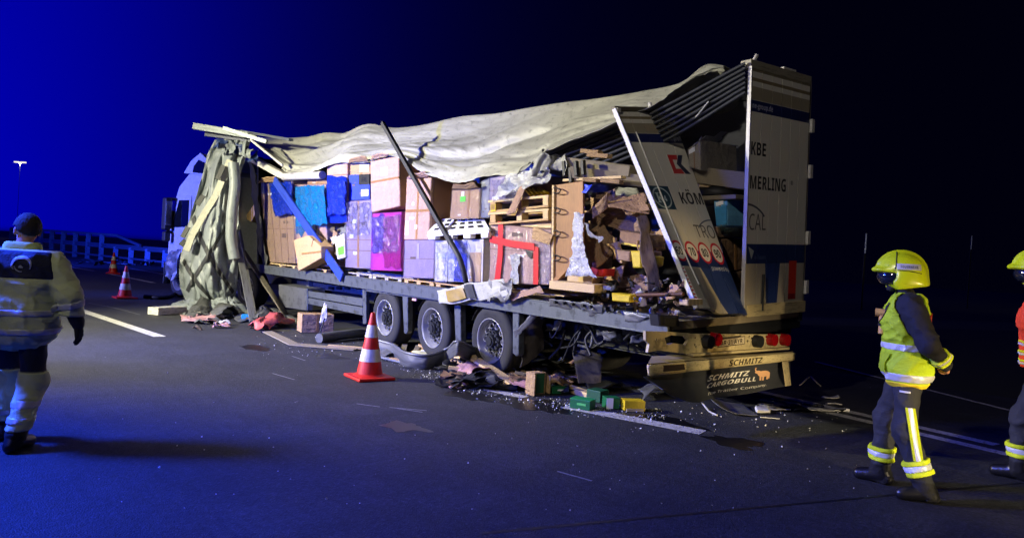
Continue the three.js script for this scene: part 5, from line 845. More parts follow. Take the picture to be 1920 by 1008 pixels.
// bent side guard snaking in front of the wheels
{ const pts = [[708, 650, 0.12], [735, 658, 0.1], [765, 676, 0.1], [800, 680, 0.1], [835, 668, 0.16], [858, 654, 0.38], [885, 664, 0.25], [930, 677, 0.12], [985, 692, 0.1]].map(p => ground(p[0], p[1], p[2]));
  const c = new THREE.CatmullRomCurve3(pts);
  const o = free('bent_side_guard', sheetG((s, t) => { const p = c.getPoint(s); p.y += (t - 0.5) * 0.2; p.z += 0.04 * Math.sin(t * 3.1) + 0.02 * noise(s * 20, t * 4, 1); return p; }, 90, 6, 0.014), mat.plasticGrey, 'bent grey side guard snaking before the trailer wheels', 'guard rail');
  sub('rail_edge', tubeG([...Array(24)].map((_, k) => c.getPoint(k / 23).add(V3(0, 0.11, 0.02))), 0.02, 6, 90), mat.aluDull, o); }
groundSheet([[755, 668], [800, 662], [820, 672], [775, 680]], mat.whiteClean, 'white_sheet', 'torn white plastic sheet under the second wheel', 'scrap', 0.1, 14, 3, 0.01);
groundSheet([[770, 660], [830, 650], [838, 662], [780, 668]], mat.card3, 'cardboard_sheet', 'tan cardboard under the second wheel edge', 'cardboard', 0.06, 10, 4, 0.012);
// planks and boxes at the rear
{ const g = ray; const a = ground(843, 668, 0.1), b = ground(892, 672, 0.22), c2 = ground(968, 722, 0.03);
  free('broken_plank', [sheetG(quadF(a.clone(), b.clone().add(V3(0, 0.04, -0.05)), b.clone().add(V3(0.05, 0, 0.16)), a.clone().add(V3(0.1, 0, 0.2))), 6, 3, 0.03), barG(b.clone().add(V3(0, 0, 0.05)), c2, 0.17, 0.035)], mat.woodPale, 'pale broken plank with a bent end before the last wheel', 'plank'); }
groundBar([1018, 710], [1112, 743], 0.13, 0.07, mat.woodPale, 'plank', 'pale squared plank lying by the green boxes', 'plank');
groundBox([1003, 738], 0.2, 0.27, 0.16, 0.7, mat.card3, 'product_box', 'open tan box with a green front standing by the plank', 'box', [['green_front', 0, 0.14, 0.082, 0.13, 0.24, 0.006, mat.green], ['flap', -0.13, 0.13, 0.06, 0.015, 0.26, 0.15, mat.card3], ['flap', 0.13, 0.12, 0.06, 0.015, 0.22, 0.15, mat.card3]]);
groundBox([1046, 737], 0.24, 0.09, 0.16, 0.4, mat.green, 'product_box', 'low dark green box with a white print under the plank', 'box', [['print', 0, 0.05, 0.082, 0.1, 0.02, 0.004, mat.label]]);
groundBox([1092, 766], 0.25, 0.11, 0.17, -0.5, mat.green, 'product_box', 'green box lying at the end of the squared plank', 'box', [['print', 0.02, 0.06, 0.087, 0.11, 0.025, 0.004, M('#4fae5a', 0.5)], ['lid', 0, 0.112, 0, 0.25, 0.005, 0.17, M('#1d8a4a', 0.4)]]);
groundBox([1145, 765], 0.17, 0.13, 0.15, 0.2, mat.green, 'product_box', 'green box with a white side between green and yellow boxes', 'box', [['side_print', -0.04, 0.065, 0.078, 0.08, 0.12, 0.004, mat.label]]);
groundBox([1120, 752], 0.2, 0.14, 0.2, 0.9, M('#0a4a2c', 0.5), 'product_box', 'dark green box behind the green and white one', 'box');
groundBox([1186, 769], 0.25, 0.12, 0.16, 0.15, mat.yellow, 'product_box', 'bright yellow box lying on the road behind the trailer', 'box', [['base_tray', 0, 0.015, 0.085, 0.2, 0.03, 0.02, mat.cream]]);
// dark scrap heap under the trailer's rear
for (let k = 0; k < 90; k++) { const x = rr(840, 1070), y = rr(672, 728) + (x - 850) * 0.05; const p = ground(x, y); const w = rr(0.1, 0.5);
  const g = flatten(sheetG(crumple((s, t) => V3(p.x + (s - 0.5) * w, p.y + 0.05 * Math.sin(s * 3 + k) , p.z + (t - 0.5) * w * 0.5), 0.13, 5, k), 6, 5, 0.01));
  free('debris_scrap', g, [mat.black, mat.junk, mat.black, mat.plasticGrey, mat.black, mat.pink, mat.frame, mat.cardDark][k % 8], `torn ${['black', 'dark brown', 'black', 'grey', 'black', 'pink', 'dark steel', 'brown cardboard'][k % 8]} scrap heaped below the trailer rear`, 'debris', 'dark scraps below the trailer rear'); }
for (const [a, b, h] of [[[960, 695], [1040, 672], 0.1], [[1020, 690], [1060, 640], 0.08], [[930, 668], [1010, 690], 0.06], [[900, 690], [980, 700], 0.05]]) groundBar(a, b, 0.1, h, mat.frame, 'bent_bracket', 'dark bent bracket lying below the trailer rear', 'bracket', 'dark brackets below the trailer rear');
groundSheet([[1050, 716], [1090, 704], [1100, 718], [1060, 726]], mat.card4, 'cardboard_sheet', 'pinkish crumpled cardboard behind the squared plank', 'cardboard', 0.15, 12, 8);
groundSheet([[860, 700], [905, 690], [915, 712], [870, 716]], mat.pink, 'rag', 'pinkish crumpled rag below the broken plank', 'rag', 0.25, 16, 1, 0.012, (s, t) => 0.08 * Math.sin(s * 3.1));
// splintered planks and bent strips under the axles and the rear
for (let k = 0; k < 44; k++) {
  const x = 700 + 380 * Math.pow(rnd(), 0.7), y = 655 + (x - 700) * 0.2 + rr(-14, 16), L2 = rr(0.25, 0.9), a = ROADYAW + rr(-0.9, 0.9), h = rr(0.015, 0.05), p = ground(x, y), q = p.clone().add(V3(-Math.sin(a) * L2, rr(0, 0.12), -Math.cos(a) * L2)); p.y = h / 2 + 0.004; q.y += h / 2 + 0.004;
  const m = k % 5; free('splinter', barG(p, q, rr(0.03, 0.11), h, 0.003), [mat.woodPale, mat.woodGrey, mat.frame, mat.wood, mat.aluDull][m], `${['pale', 'grey', 'dark steel', 'tan', 'silvery'][m]} splintered strip lying among the debris by the wheels`, 'splinter', 'splinters by the wheels');
}
for (const [q, m, lab] of [[[[884, 706], [930, 700], [952, 722], [902, 726]], mat.plasticGrey, 'grey torn liner sheet below the last wheel'], [[[700, 660], [742, 652], [760, 668], [715, 674]], mat.aluDull, 'dull metal plate lying beside the first wheel'], [[[940, 716], [985, 708], [1000, 724], [955, 730]], mat.cardDark, 'dark crushed cardboard before the open tan box'], [[[1100, 726], [1150, 716], [1175, 734], [1118, 742]], mat.black, 'black torn liner behind the green boxes'], [[[1190, 738], [1235, 730], [1250, 746], [1205, 752]], mat.plasticGrey, 'grey broken plastic behind the yellow box']]) groundSheet(q, m, 'panel_scrap', lab, 'scrap', 0.12, 14, q[0][0] % 9, 0.012, (s, t) => 0.06 * Math.sin(s * 3.1));
// torn panel and metal strips right of the flap
groundSheet([[1312, 752], [1395, 762], [1422, 782], [1345, 778]], mat.aluDull, 'panel_scrap', 'pale grey panel torn off below the spray flap', 'scrap', 0.04, 14, 2, 0.012, (s, t) => 0.1 * Math.pow(1 - s, 4));
free('bent_wire', tubeG([ground(1310, 744, 0.16), ground(1318, 756, 0.06), ground(1332, 772, 0.02), ground(1345, 778, 0.02)], 0.012, 6, 20), mat.white, 'white bent strip curling over the torn grey panel', 'strip');
groundSheet([[1415, 768], [1440, 766], [1446, 776], [1420, 778]], mat.whiteClean, 'white_fragment', 'white plastic fragment beside the torn grey panel', 'scrap', 0.04, 8, 4, 0.03);
groundBar([1425, 781], [1462, 784], 0.05, 0.02, mat.alu, 'metal_strip', 'thin metal strip beside the white fragment', 'strip');
groundBar([1500, 766], [1592, 768], 0.05, 0.03, mat.whiteClean, 'metal_strip', 'long white strip lying on the edge line', 'strip');
groundBar([1430, 748], [1500, 762], 0.14, 0.03, mat.plasticGrey, 'metal_strip', 'dark flat bar lying behind the white fragment', 'strip');
free('bent_wire', tubeG([ground(1500, 722, 0.05), ground(1520, 706, 0.1), ground(1527, 712, 0.1), ground(1540, 724, 0.02)], 0.012, 6, 16), mat.white, 'bent white wire standing beside the trailer corner', 'wire');
for (let k = 0; k < 14; k++) { const p = ground(rr(1425, 1590), rr(745, 772)); const w = rr(0.05, 0.16); free('debris_scrap', flatten(sheetG(crumple((s, t) => V3(p.x + (s - 0.5) * w * 2, p.y, p.z + (t - 0.5) * w), 0.06, 7, k), 4, 4, 0.012)), k % 2 ? mat.black : mat.white, 'small broken fragment on the road beside the flap', 'debris', 'fragments beside the spray flap'); }
// broken glass and pellets: nobody could count them
{
  const geo = new THREE.TetrahedronGeometry(1, 0), N = 1300; const im = new THREE.InstancedMesh(geo, M('#ffffff', 0.4), N); im.name = 'glass_crumbs'; im.castShadow = im.receiveShadow = true;
  const m4 = new THREE.Matrix4(), q = new THREE.Quaternion(), col = new THREE.Color(); const lin = [[690, 655], [760, 690], [830, 712], [900, 738], [985, 752], [1060, 765], [1150, 778], [1250, 785]];
  for (let i = 0; i < N; i++) {
    let px, py; const r = rnd();
    if (r < 0.72) { const k = Math.pow(rnd(), 0.9) * (lin.length - 1.001), j = Math.floor(k), f = k - j; px = lerp(lin[j][0], lin[j + 1][0], f) + rr(-10, 10); py = lerp(lin[j][1], lin[j + 1][1], f) + (rnd() + rnd() - 1.2) * 16; }
    else if (r < 0.82) { px = rr(480, 720); py = rr(622, 668); } else if (r < 0.92) { px = rr(1150, 1600); py = rr(755, 810); } else { px = rr(150, 1700); py = rr(640, 960); }
    const p = ground(px, py), s = 0.004 + 0.014 * Math.pow(rnd(), 2.2) * (r > 0.92 ? 0.7 : 1); p.y = s * 0.4; q.setFromEuler(new THREE.Euler(rr(0, 6), rr(0, 6), rr(0, 6))); m4.compose(p, q, V3(s, s * rr(0.5, 1), s)); im.setMatrixAt(i, m4);
    const g = rr(0.15, 0.75); im.setColorAt(i, col.setRGB(g, g, g * 0.95));
  }
  tag(im, 'pale crumbs of broken glass and pellets scattered on the asphalt', 'glass', null, 'stuff'); scene.add(im);
}

// ---------- people: each body is one continuous surface meshed from a distance field ----------
function surfaceNets(f, mn, mx, h) {
  const nx = Math.ceil((mx.x - mn.x) / h) + 1, ny = Math.ceil((mx.y - mn.y) / h) + 1, nz = Math.ceil((mx.z - mn.z) / h) + 1;
  const D = new Float32Array(nx * ny * nz); const I = (i, j, k) => i + nx * (j + ny * k);
  for (let k = 0; k < nz; k++) for (let j = 0; j < ny; j++) for (let i = 0; i < nx; i++) D[I(i, j, k)] = f(mn.x + i * h, mn.y + j * h, mn.z + k * h);
  const id = new Int32Array(nx * ny * nz).fill(-1), pos = [], idx = [];
  const E = [[0, 1], [2, 3], [4, 5], [6, 7], [0, 2], [1, 3], [4, 6], [5, 7], [0, 4], [1, 5], [2, 6], [3, 7]];
  for (let k = 0; k < nz - 1; k++) for (let j = 0; j < ny - 1; j++) for (let i = 0; i < nx - 1; i++) {
    const c = []; let m = 0; for (let q = 0; q < 8; q++) { const v = D[I(i + (q & 1), j + ((q >> 1) & 1), k + (q >> 2))]; c.push(v); if (v < 0) m++; }
    if (m === 0 || m === 8) continue; let x = 0, y = 0, z = 0, n = 0;
    for (const [a, b] of E) if ((c[a] < 0) !== (c[b] < 0)) { const t = c[a] / (c[a] - c[b]); x += lerp(a & 1, b & 1, t); y += lerp((a >> 1) & 1, (b >> 1) & 1, t); z += lerp(a >> 2, b >> 2, t); n++; }
    id[I(i, j, k)] = pos.length / 3; pos.push(mn.x + (i + x / n) * h, mn.y + (j + y / n) * h, mn.z + (k + z / n) * h);
  }
  for (let k = 1; k < nz - 1; k++) for (let j = 1; j < ny - 1; j++) for (let i = 1; i < nx - 1; i++) {
    const a = D[I(i, j, k)] < 0;
    const quad = (p, q, r, s, fl) => { if (p < 0 || q < 0 || r < 0 || s < 0) return; fl ? idx.push(p, q, r, p, r, s) : idx.push(p, r, q, p, s, r); };
    if (a !== (D[I(i + 1, j, k)] < 0)) quad(id[I(i, j - 1, k - 1)], id[I(i, j, k - 1)], id[I(i, j, k)], id[I(i, j - 1, k)], a);
    if (a !== (D[I(i, j + 1, k)] < 0)) quad(id[I(i - 1, j, k - 1)], id[I(i - 1, j, k)], id[I(i, j, k)], id[I(i, j, k - 1)], a);
    if (a !== (D[I(i, j, k + 1)] < 0)) quad(id[I(i - 1, j - 1, k)], id[I(i, j - 1, k)], id[I(i, j, k)], id[I(i - 1, j, k)], a);
  }
  const g = new THREE.BufferGeometry(); g.setAttribute('position', new THREE.Float32BufferAttribute(pos, 3)); g.setIndex(idx);
  const uv = []; for (let i = 0; i < pos.length; i += 3) uv.push(pos[i] + pos[i + 2] * 0.7, pos[i + 1]); g.setAttribute('uv', new THREE.Float32BufferAttribute(uv, 2));
  g.computeVertexNormals(); return g;
}
const smin = (a, b, k) => { const h = Math.max(0, k - Math.abs(a - b)) / k; return Math.min(a, b) - h * h * k * 0.25; };
function cap(a, b, ra, rb) {
  const dx = b[0] - a[0], dy = b[1] - a[1], dz = b[2] - a[2], L2 = dx * dx + dy * dy + dz * dz;
  return (x, y, z) => { const px = x - a[0], py = y - a[1], pz = z - a[2]; let t = (px * dx + py * dy + pz * dz) / L2; t = t < 0 ? 0 : t > 1 ? 1 : t; const qx = px - dx * t, qy = py - dy * t, qz = pz - dz * t; return Math.sqrt(qx * qx + qy * qy + qz * qz) - (ra + (rb - ra) * t); };
}
const ell = (c, r) => (x, y, z) => { const a = (x - c[0]) / r[0], b = (y - c[1]) / r[1], d = (z - c[2]) / r[2]; const k0 = Math.sqrt(a * a + b * b + d * d); return (k0 - 1) * Math.min(r[0], r[1], r[2]); };
const uni = (list, k) => (x, y, z) => { let d = 1e3; for (const f of list) d = smin(d, f(x, y, z), k); return d; };
const bboxOf = (pts, m) => [V3(Math.min(...pts.map(p => p[0])) - m, Math.min(...pts.map(p => p[1])) - m, Math.min(...pts.map(p => p[2])) - m), V3(Math.max(...pts.map(p => p[0])) + m, Math.max(...pts.map(p => p[1])) + m, Math.max(...pts.map(p => p[2])) + m)];
const mid = (a, b, t) => [0, 1, 2].map(k => lerp(a[k], b[k], t));
// a hand: w wrist, d direction of the fingers, n towards the palm, s side of the thumb
function handG(w, d, n, s, curl, r = 1) {
  const at = (fwd, side, palm) => [0, 1, 2].map(k => w[k] + d[k] * fwd + s[k] * side + n[k] * palm);
  const L = [cap(at(0.0, 0, 0), at(0.05, 0.012, 0), 0.027, 0.022), cap(at(0.03, -0.02, 0), at(0.088, -0.03, 0), 0.02, 0.016), cap(at(0.03, 0.018, 0), at(0.092, 0.027, 0), 0.02, 0.016), cap(at(0.03, 0, 0), at(0.094, 0, 0), 0.02, 0.016)];
  const F = []; [[0.03, 0.075, 0], [0.01, 0.086, 0.004], [-0.011, 0.08, 0.002], [-0.031, 0.062, -0.006]].forEach(([sd, len, o]) => {
    let p = at(0.088 + o, sd, 0), a = curl * 0.5; for (const q of [0.45, 0.32, 0.23]) { const e = [0, 1, 2].map(k => p[k] + (d[k] * Math.cos(a) + n[k] * Math.sin(a)) * len * q); F.push(cap(p, e, 0.0098, 0.0085)); p = e; a += curl * 0.6; } });
  const t0 = at(0.025, 0.03, 0.005), t1 = at(0.058, 0.056, 0.018), t2 = at(0.09, 0.06, 0.026); F.push(cap(t0, t1, 0.014, 0.011), cap(t1, t2, 0.011, 0.009));
  const palm = uni(L, 0.02), fin = F; const f = (x, y, z) => { let v = palm(x, y, z); for (const q of fin) v = smin(v, q(x, y, z), 0.006); return v; };
  const [mn, mx] = bboxOf([at(-0.04, -0.06, -0.05), at(0.2, 0.08, 0.12), at(0.1, 0.08, -0.05), at(0.1, -0.06, 0.13), at(-0.03, 0.07, 0.1), at(0.2, -0.06, -0.05)], 0.02);
  return surfaceNets(f, mn, mx, 0.0045);
}
const setCol = (g, c) => { const k = new THREE.Color(c), n = g.attributes.position.count, a = new Float32Array(n * 3); for (let i = 0; i < n; i++) { a[i * 3] = k.r; a[i * 3 + 1] = k.g; a[i * 3 + 2] = k.b; } g.setAttribute('color', new THREE.BufferAttribute(a, 3)); return g; };
const colorBy = (g, f) => { const p = g.attributes.position, a = new Float32Array(p.count * 3), k = new THREE.Color(); for (let i = 0; i < p.count; i++) { k.set(f(p.getX(i), p.getY(i), p.getZ(i))); a.set([k.r, k.g, k.b], i * 3); } g.setAttribute('color', new THREE.BufferAttribute(a, 3)); return g; };
const fabricBump = dataTex(256, (u, v) => 0.5 + 0.35 * tf(u, v, 9, 5) + 0.2 * tf(u, v, 40, 2), false, 3);
const bodyM = new THREE.MeshStandardMaterial({ vertexColors: true, roughness: 0.8, bumpMap: fabricBump, bumpScale: 0.008 });
const cloth = c => M(c, 0.75, 0, { bumpMap: fabricBump, bumpScale: 0.012 });
const silver = M('#d2d6d8', 0.35, 0.1), limeBand = cloth('#d8e818');
const SKIN = '#c48a6c';
function person(o) {
  const t = thing('person', o.label, 'person', o.pos); t.rotation.y = o.theta;
  const J = o.J, B = o.bulk || 1;
  const crease = (a, b, c) => { const r = 1 - Math.min(1, Math.abs(noise(a, b, c)) * 2.4); return r * r; };
  const FA = o.fold || 1, fold = (x, y, z) => FA * (0.006 - 0.014 * crease(x * 4 + y * 2, y * 6 - x * 3, z * 4 + o.seed) - 0.007 * crease(x * 9, y * 12 + z * 5, z * 8 + o.seed));
  const line = (y, w, r, z, rz = 1) => { const e = cap([-w, 0, 0], [w, 0, 0], r, r); return (X, Y, Z) => e(X, Y - y, (Z - z) / rz); };
  const torso = [line(J.chest[1] + 0.1, 0.125, 0.085 * B, J.chest[2] - 0.01), line(J.chest[1] - 0.05, 0.1, 0.125 * B, J.chest[2] + 0.005), line(J.waist[1], 0.075, 0.118 * B, J.waist[2]), line(J.pelvis[1], 0.075, 0.122 * B, J.pelvis[2])];
  const legs = ['L', 'R'].flatMap(s => [cap(J['hip' + s], J['knee' + s], 0.105, 0.078), cap(J['knee' + s], J['ankle' + s], 0.078, 0.07)]);
  const feet = ['L', 'R'].map(s => { const a = J['ankle' + s], d = J['toe' + s] || [0, 0, 1]; return uni([cap([a[0], 0.07, a[2]], [a[0] + d[0] * 0.15, 0.044, a[2] + d[2] * 0.15], 0.05, 0.04), cap([a[0] - d[0] * 0.05, 0.046, a[2] - d[2] * 0.05], [a[0], 0.13, a[2]], 0.046, 0.054)], 0.03); });
  const arms = ['L', 'R'].flatMap(s => [cap(J['sh' + s], J['el' + s], 0.076 * B, 0.064 * B), cap(J['el' + s], J['wr' + s], 0.062 * B, 0.046)]);
  const H = J.head, hd = o.headTurn || 0, hc = Math.cos(hd), hs = Math.sin(hd);
  const toH = (x, y, z) => { const X = x - H[0], Z = z - H[2]; return [X * hc - Z * hs, y - H[1], X * hs + Z * hc]; };
  const skull = uni([ell([0, 0.025, -0.012], [0.079, 0.098, 0.097]), ell([0, -0.045, 0.03], [0.06, 0.075, 0.062]), cap([0, 0.0, 0.092], [0, -0.028, 0.108], 0.009, 0.014), cap([-0.018, -0.098, 0.062], [0.018, -0.098, 0.062], 0.022, 0.022), ell([0, -0.066, 0.084], [0.026, 0.008, 0.012]), ell([0, 0.018, 0.084], [0.05, 0.01, 0.012])], 0.022);
  const ears = uni([ell([0.08, -0.01, -0.005], [0.012, 0.032, 0.02]), ell([-0.08, -0.01, -0.005], [0.012, 0.032, 0.02])], 0.01);
  const eyes = uni([ell([0.03, 0.0, 0.087], [0.014, 0.009, 0.012]), ell([-0.03, 0.0, 0.087], [0.014, 0.009, 0.012])], 0.004);
  const headF = (x, y, z) => { const q = toH(x, y, z); return smin(Math.max(skull(...q), -eyes(q[0], q[1], q[2]) * 0.5 - 0.004), ears(...q), 0.01); };
  const neck = cap([J.chest[0], J.chest[1] + 0.13, J.chest[2] - 0.02], [H[0], H[1] - 0.07, H[2] - 0.02], 0.062, 0.055);
  const tf1 = uni(torso, 0.09), lf = uni(legs, 0.05), af = uni(arms, 0.04), ff = (x, y, z) => Math.min(feet[0](x, y, z), feet[1](x, y, z));
  const clothF = (x, y, z) => { const d0 = Math.min(tf1(x, y, z), lf(x, y, z), af(x, y, z), ff(x, y, z)); if (d0 > 0.09) return d0; return smin(smin(smin(tf1(x, y, z), lf(x, y, z), 0.06), af(x, y, z), 0.045), ff(x, y, z), 0.025) + fold(x, y, z) * 0.8; };
  const bodyF = (x, y, z) => smin(clothF(x, y, z), Math.min(neck(x, y, z), y > H[1] - 0.2 ? headF(x, y, z) : 1), 0.025);
  const pts = Object.values(J).filter(p => p.length === 3 && Math.abs(p[1]) > 0.02 || false); const [mn, mx] = bboxOf(pts, 0.24); mn.y = -0.03; mx.y = H[1] + 0.16;
  // body with the head's finer mesh and the hands merged in
  const g0 = surfaceNets((x, y, z) => Math.max(bodyF(x, y, z), y - (H[1] - 0.115)), mn, mx, 0.017); colorBy(g0, (x, y, z) => o.colorAt(x, y, z));
  const g1 = surfaceNets((x, y, z) => Math.max(bodyF(x, y, z), (H[1] - 0.135) - y), V3(H[0] - 0.16, H[1] - 0.17, H[2] - 0.16), V3(H[0] + 0.16, H[1] + 0.16, H[2] + 0.17), 0.007);
  colorBy(g1, (x, y, z) => { const q = toH(x, y, z); if (o.hood && q[1] < -0.06) return o.hood; return q[1] < -0.06 && q[1] > -0.074 && q[2] > 0.075 ? '#8a4a40' : SKIN; });
  const hands = ['L', 'R'].map(s => { const h = o.hands[s]; const g = handG(J['wr' + s], h.d, h.n, h.s, h.curl); return setCol(g, o.glove || SKIN); });
  for (const g of [g0, g1, ...hands]) g.deleteAttribute('normal');
  const all = mergeGeometries([g0, g1, ...hands]); all.computeVertexNormals(); part('body', all, bodyM, t);
  const shell = (name, f, m, cell = 0.013, box) => part(name, surfaceNets(f, (box || [mn, mx])[0], (box || [mn, mx])[1], cell), m, t);
  return { hc, hs, t, tf1, lf, af, ff, clothF, bodyF, headF, toH, mn, mx, shell, J, fold };
}
// patch laid on a distance field: from point c along direction d, w by h
function patchG(f, c, d, up, w, h, off, nx = 8, ny = 6) {
  const D = V3(...d).normalize(), U = V3(...up).normalize(), R = U.clone().cross(D.clone().negate()).normalize();
  return sheetG((s, t) => { const p = V3(...c).addScaledVector(R, (s - 0.5) * w).addScaledVector(U, (t - 0.5) * h); for (let k = 0; k < 40; k++) { const v = f(p.x, p.y, p.z); if (v < off) break; p.addScaledVector(D, Math.max(0.002, (v - off) * 0.8)); } return p; }, nx, ny, 0.004);
}
const slab = (n, a, b) => (x, y, z) => { const d = n[0] * x + n[1] * y + n[2] * z; return Math.max(a - d, d - b); };
function helmet(P, color, front) {
  const dome = uni([ell([0, 0.035, -0.008], [0.124, 0.142, 0.164]), ell([0, 0.0, -0.05], [0.122, 0.125, 0.132])], 0.04);
  const brim = ell([0, 0.04, 0.14], [0.08, 0.018, 0.05]), ridge = ell([0, 0.07, -0.01], [0.016, 0.133, 0.165]), back = ell([0, -0.06, -0.11], [0.115, 0.05, 0.09]);
  const side = uni([ell([0.112, -0.045, 0.0], [0.03, 0.075, 0.075]), ell([-0.112, -0.045, 0.0], [0.03, 0.075, 0.075])], 0.01);
  const open = (x, y, z) => Math.max(0.055 - z + Math.max(0, -y - 0.02) * 0.6, y - 0.022, -0.2 - y);
  const f = q => Math.max(smin(smin(smin(dome(...q), back(...q), 0.05), ridge(...q), 0.03), Math.min(brim(...q), side(...q)), 0.02), -0.1 - q[1] - q[2] * 0.18, -open(...q));
  const F = (x, y, z) => f(P.toH(x, y, z)); const H = P.J.head; const bx = [V3(H[0] - 0.24, H[1] - 0.12, H[2] - 0.25), V3(H[0] + 0.24, H[1] + 0.23, H[2] + 0.25)];
  const h = P.shell('helmet', F, color, 0.008, bx);
  const vis = ell([0, -0.01, 0.02], [0.118, 0.09, 0.14]);
  const vs = part('visor', surfaceNets((x, y, z) => { const q = P.toH(x, y, z); return Math.max(vis(...q), q[1] - 0.024, -q[1] - 0.07, 0.045 - q[2]); }, bx[0], bx[1], 0.008), new THREE.MeshPhysicalMaterial({ color: '#141a24', roughness: 0.08, clearcoat: 1 }), h);
  const hc = P.hc, hs = P.hs, seam = (pts, r, m, nm) => part(nm, tubeG(pts.map(q => { const p = V3(...q); const D = V3(0, 0.03, 0).sub(p).normalize(); for (let k = 0; k < 60; k++) { const v = f([p.x, p.y, p.z]); if (v < 0.001) break; p.addScaledVector(D, Math.max(0.0015, v * 0.7)); } return V3(H[0] + p.x * hc + p.z * hs, H[1] + p.y, H[2] - p.x * hs + p.z * hc); }), r, 6, 24), m, h);
  for (const sg of [1, -1]) { seam([[sg * 0.03, 0.3, 0.06], [sg * 0.16, 0.22, 0.1], [sg * 0.22, 0.12, 0.12], [sg * 0.22, 0.06, 0.13]], 0.0045, mat.black, 'shell_joint'); seam([[sg * 0.22, 0.045, 0.16], [sg * 0.26, 0.05, 0.05], [sg * 0.25, 0.04, -0.1], [sg * 0.2, 0.02, -0.22]], 0.0035, mat.black, 'shell_joint'); }
  P.t.updateMatrixWorld(); return F;
}
const word = canvasTex(512, 96, (x, w, h) => { x.fillStyle = '#b9bec2'; x.fillRect(0, 0, w, h); x.fillStyle = '#1b2030'; x.font = 'bold 64px sans-serif'; x.textAlign = 'center'; x.textBaseline = 'middle'; x.fillText('FEUERWEHR', w / 2, h / 2 + 3); });
const wordRed = canvasTex(512, 128, (x, w, h) => { x.fillStyle = '#a3271c'; x.fillRect(0, 0, w, h); x.fillStyle = '#d06a50'; x.font = 'bold 72px sans-serif'; x.textAlign = 'center'; x.textBaseline = 'middle'; x.fillText('FEUERWEHR', w / 2, h / 2 + 4); });
function fireman(o) {
  const J = { pelvis: [0, 0.96, 0], waist: [0, 1.1, 0.015], chest: [0, 1.34, 0.04], head: [0, 1.66, 0.1], hipL: [0.1, 0.93, 0], hipR: [-0.1, 0.93, 0], kneeL: [0.135, 0.51, 0.0], ankleL: [0.16, 0.1, -0.15], kneeR: [-0.14, 0.52, 0.13], ankleR: [-0.17, 0.1, 0.14], toeL: [0.25, 0, 0.97], toeR: [-0.2, 0, 0.98],
    shL: [0.2, 1.44, 0.02], shR: [-0.2, 1.44, 0.02], elL: [0.3, 1.17, -0.11], elR: [-0.3, 1.17, -0.11], wrL: [0.12, 1.03, -0.235], wrR: [-0.12, 1.01, -0.22] };
  const NAVY = '#141722';
  const P = person({ ...o, J, bulk: 1.08, fold: 1.5, hood: '#16181f', hands: { L: { d: [-0.86, -0.42, -0.1], n: [0.1, 0, 0.99], s: [-0.42, 0.88, 0.2], curl: 0.7 }, R: { d: [0.9, -0.3, -0.3], n: [-0.1, 0, 0.99], s: [0.3, 0.9, 0.1], curl: 0.9 } },
    colorAt: (x, y, z) => y < 0.155 ? '#0c0c0e' : y < 0.95 ? '#26282d' : NAVY });
  P.t.scale.setScalar(o.size || 1); const lowCut = o.vestLow; const vest = o.vest;
  const hem = (y) => Math.max(0, (1.1 - y)) * 0.06;
  const vestF = (x, y, z) => Math.max(smin(P.tf1(x, y, z) - 0.026 - hem(y), 1, 0.01) + P.fold(x, y, z) * 0.9, lowCut - y, y - 1.535, -(P.af(x, y, z) - 0.022), Math.hypot(x, z - 0.05) < 0.085 && y > 1.46 ? 0.02 : -1);
  const v = P.shell('safety_vest', vestF, cloth(vest), 0.011, [V3(-0.42, lowCut - 0.04, -0.4), V3(0.42, 1.57, 0.42)]);
  const onVest = (y0, y1, m, e = 0.006, name = 'reflective_band', tilt = 0) => part(name, surfaceNets((x, y, z) => Math.max(vestF(x, y, z) - e, y0 - y - tilt * z, y + tilt * z - y1), V3(-0.42, y0 - 0.03, -0.4), V3(0.42, y1 + 0.03, 0.42), 0.011), m, v);
  if (o.kind === 'lime') { onVest(1.1, 1.15, silver); onVest(0.87, 0.93, silver); onVest(0.82, 0.865, cloth('#e8cf22'), 0.007, 'yellow_hem');
    part('back_patch', patchG(vestF, [0.0, 1.36, -0.4], [0, 0, 1], [0, 1, 0], 0.25, 0.07, 0.006), M('#ffffff', 0.6, 0, { map: wordRed }), v);
    part('pocket', patchG(vestF, [0.13, 1.0, 0.4], [0, 0, -1], [0, 1, 0], 0.13, 0.15, 0.018), cloth(vest), v); part('shoulder_strap', patchG(vestF, [0.12, 1.36, 0.4], [0, 0, -1], [0, 1, 0], 0.04, 0.18, 0.008), M('#1a1c20', 0.7), v);
    const torch = new THREE.Group(); torch.name = 'chest_torch'; P.t.add(torch); torch.position.set(0.1, 1.3, 0.2); part('torch_body', [cylG(V3(0, -0.09, 0), V3(0, 0.06, 0), 0.022, 0.024, 14), cylG(V3(0, 0.07, -0.02), V3(0, 0.07, 0.05), 0.028, 0.032, 14)], M('#d8a860', 0.4), torch); part('clip', boxG(0.03, 0.1, 0.02, 0, 0, -0.03), mat.black, torch); }
  else { for (const y of [0.95, 1.02, 1.09]) { onVest(y, y + 0.022, silver); onVest(y + 0.022, y + 0.042, limeBand, 0.006, 'yellow_band'); } }
  // cuffs and trouser bands
  const limb = (a, b, t0, t1, base, e, m, name) => { const A = V3(...a), B = V3(...b), n = B.clone().sub(A), L2 = n.length(); n.normalize(); const s = slab([n.x, n.y, n.z], n.dot(A) + L2 * t0, n.dot(A) + L2 * t1); const c = mid(a, b, (t0 + t1) / 2); P.shell(name, (x, y, z) => Math.max(base(x, y, z) - e + P.fold(x, y, z) * 0.6, s(x, y, z)), m, 0.009, [V3(c[0] - 0.16, c[1] - 0.16, c[2] - 0.16), V3(c[0] + 0.16, c[1] + 0.16, c[2] + 0.16)]); };
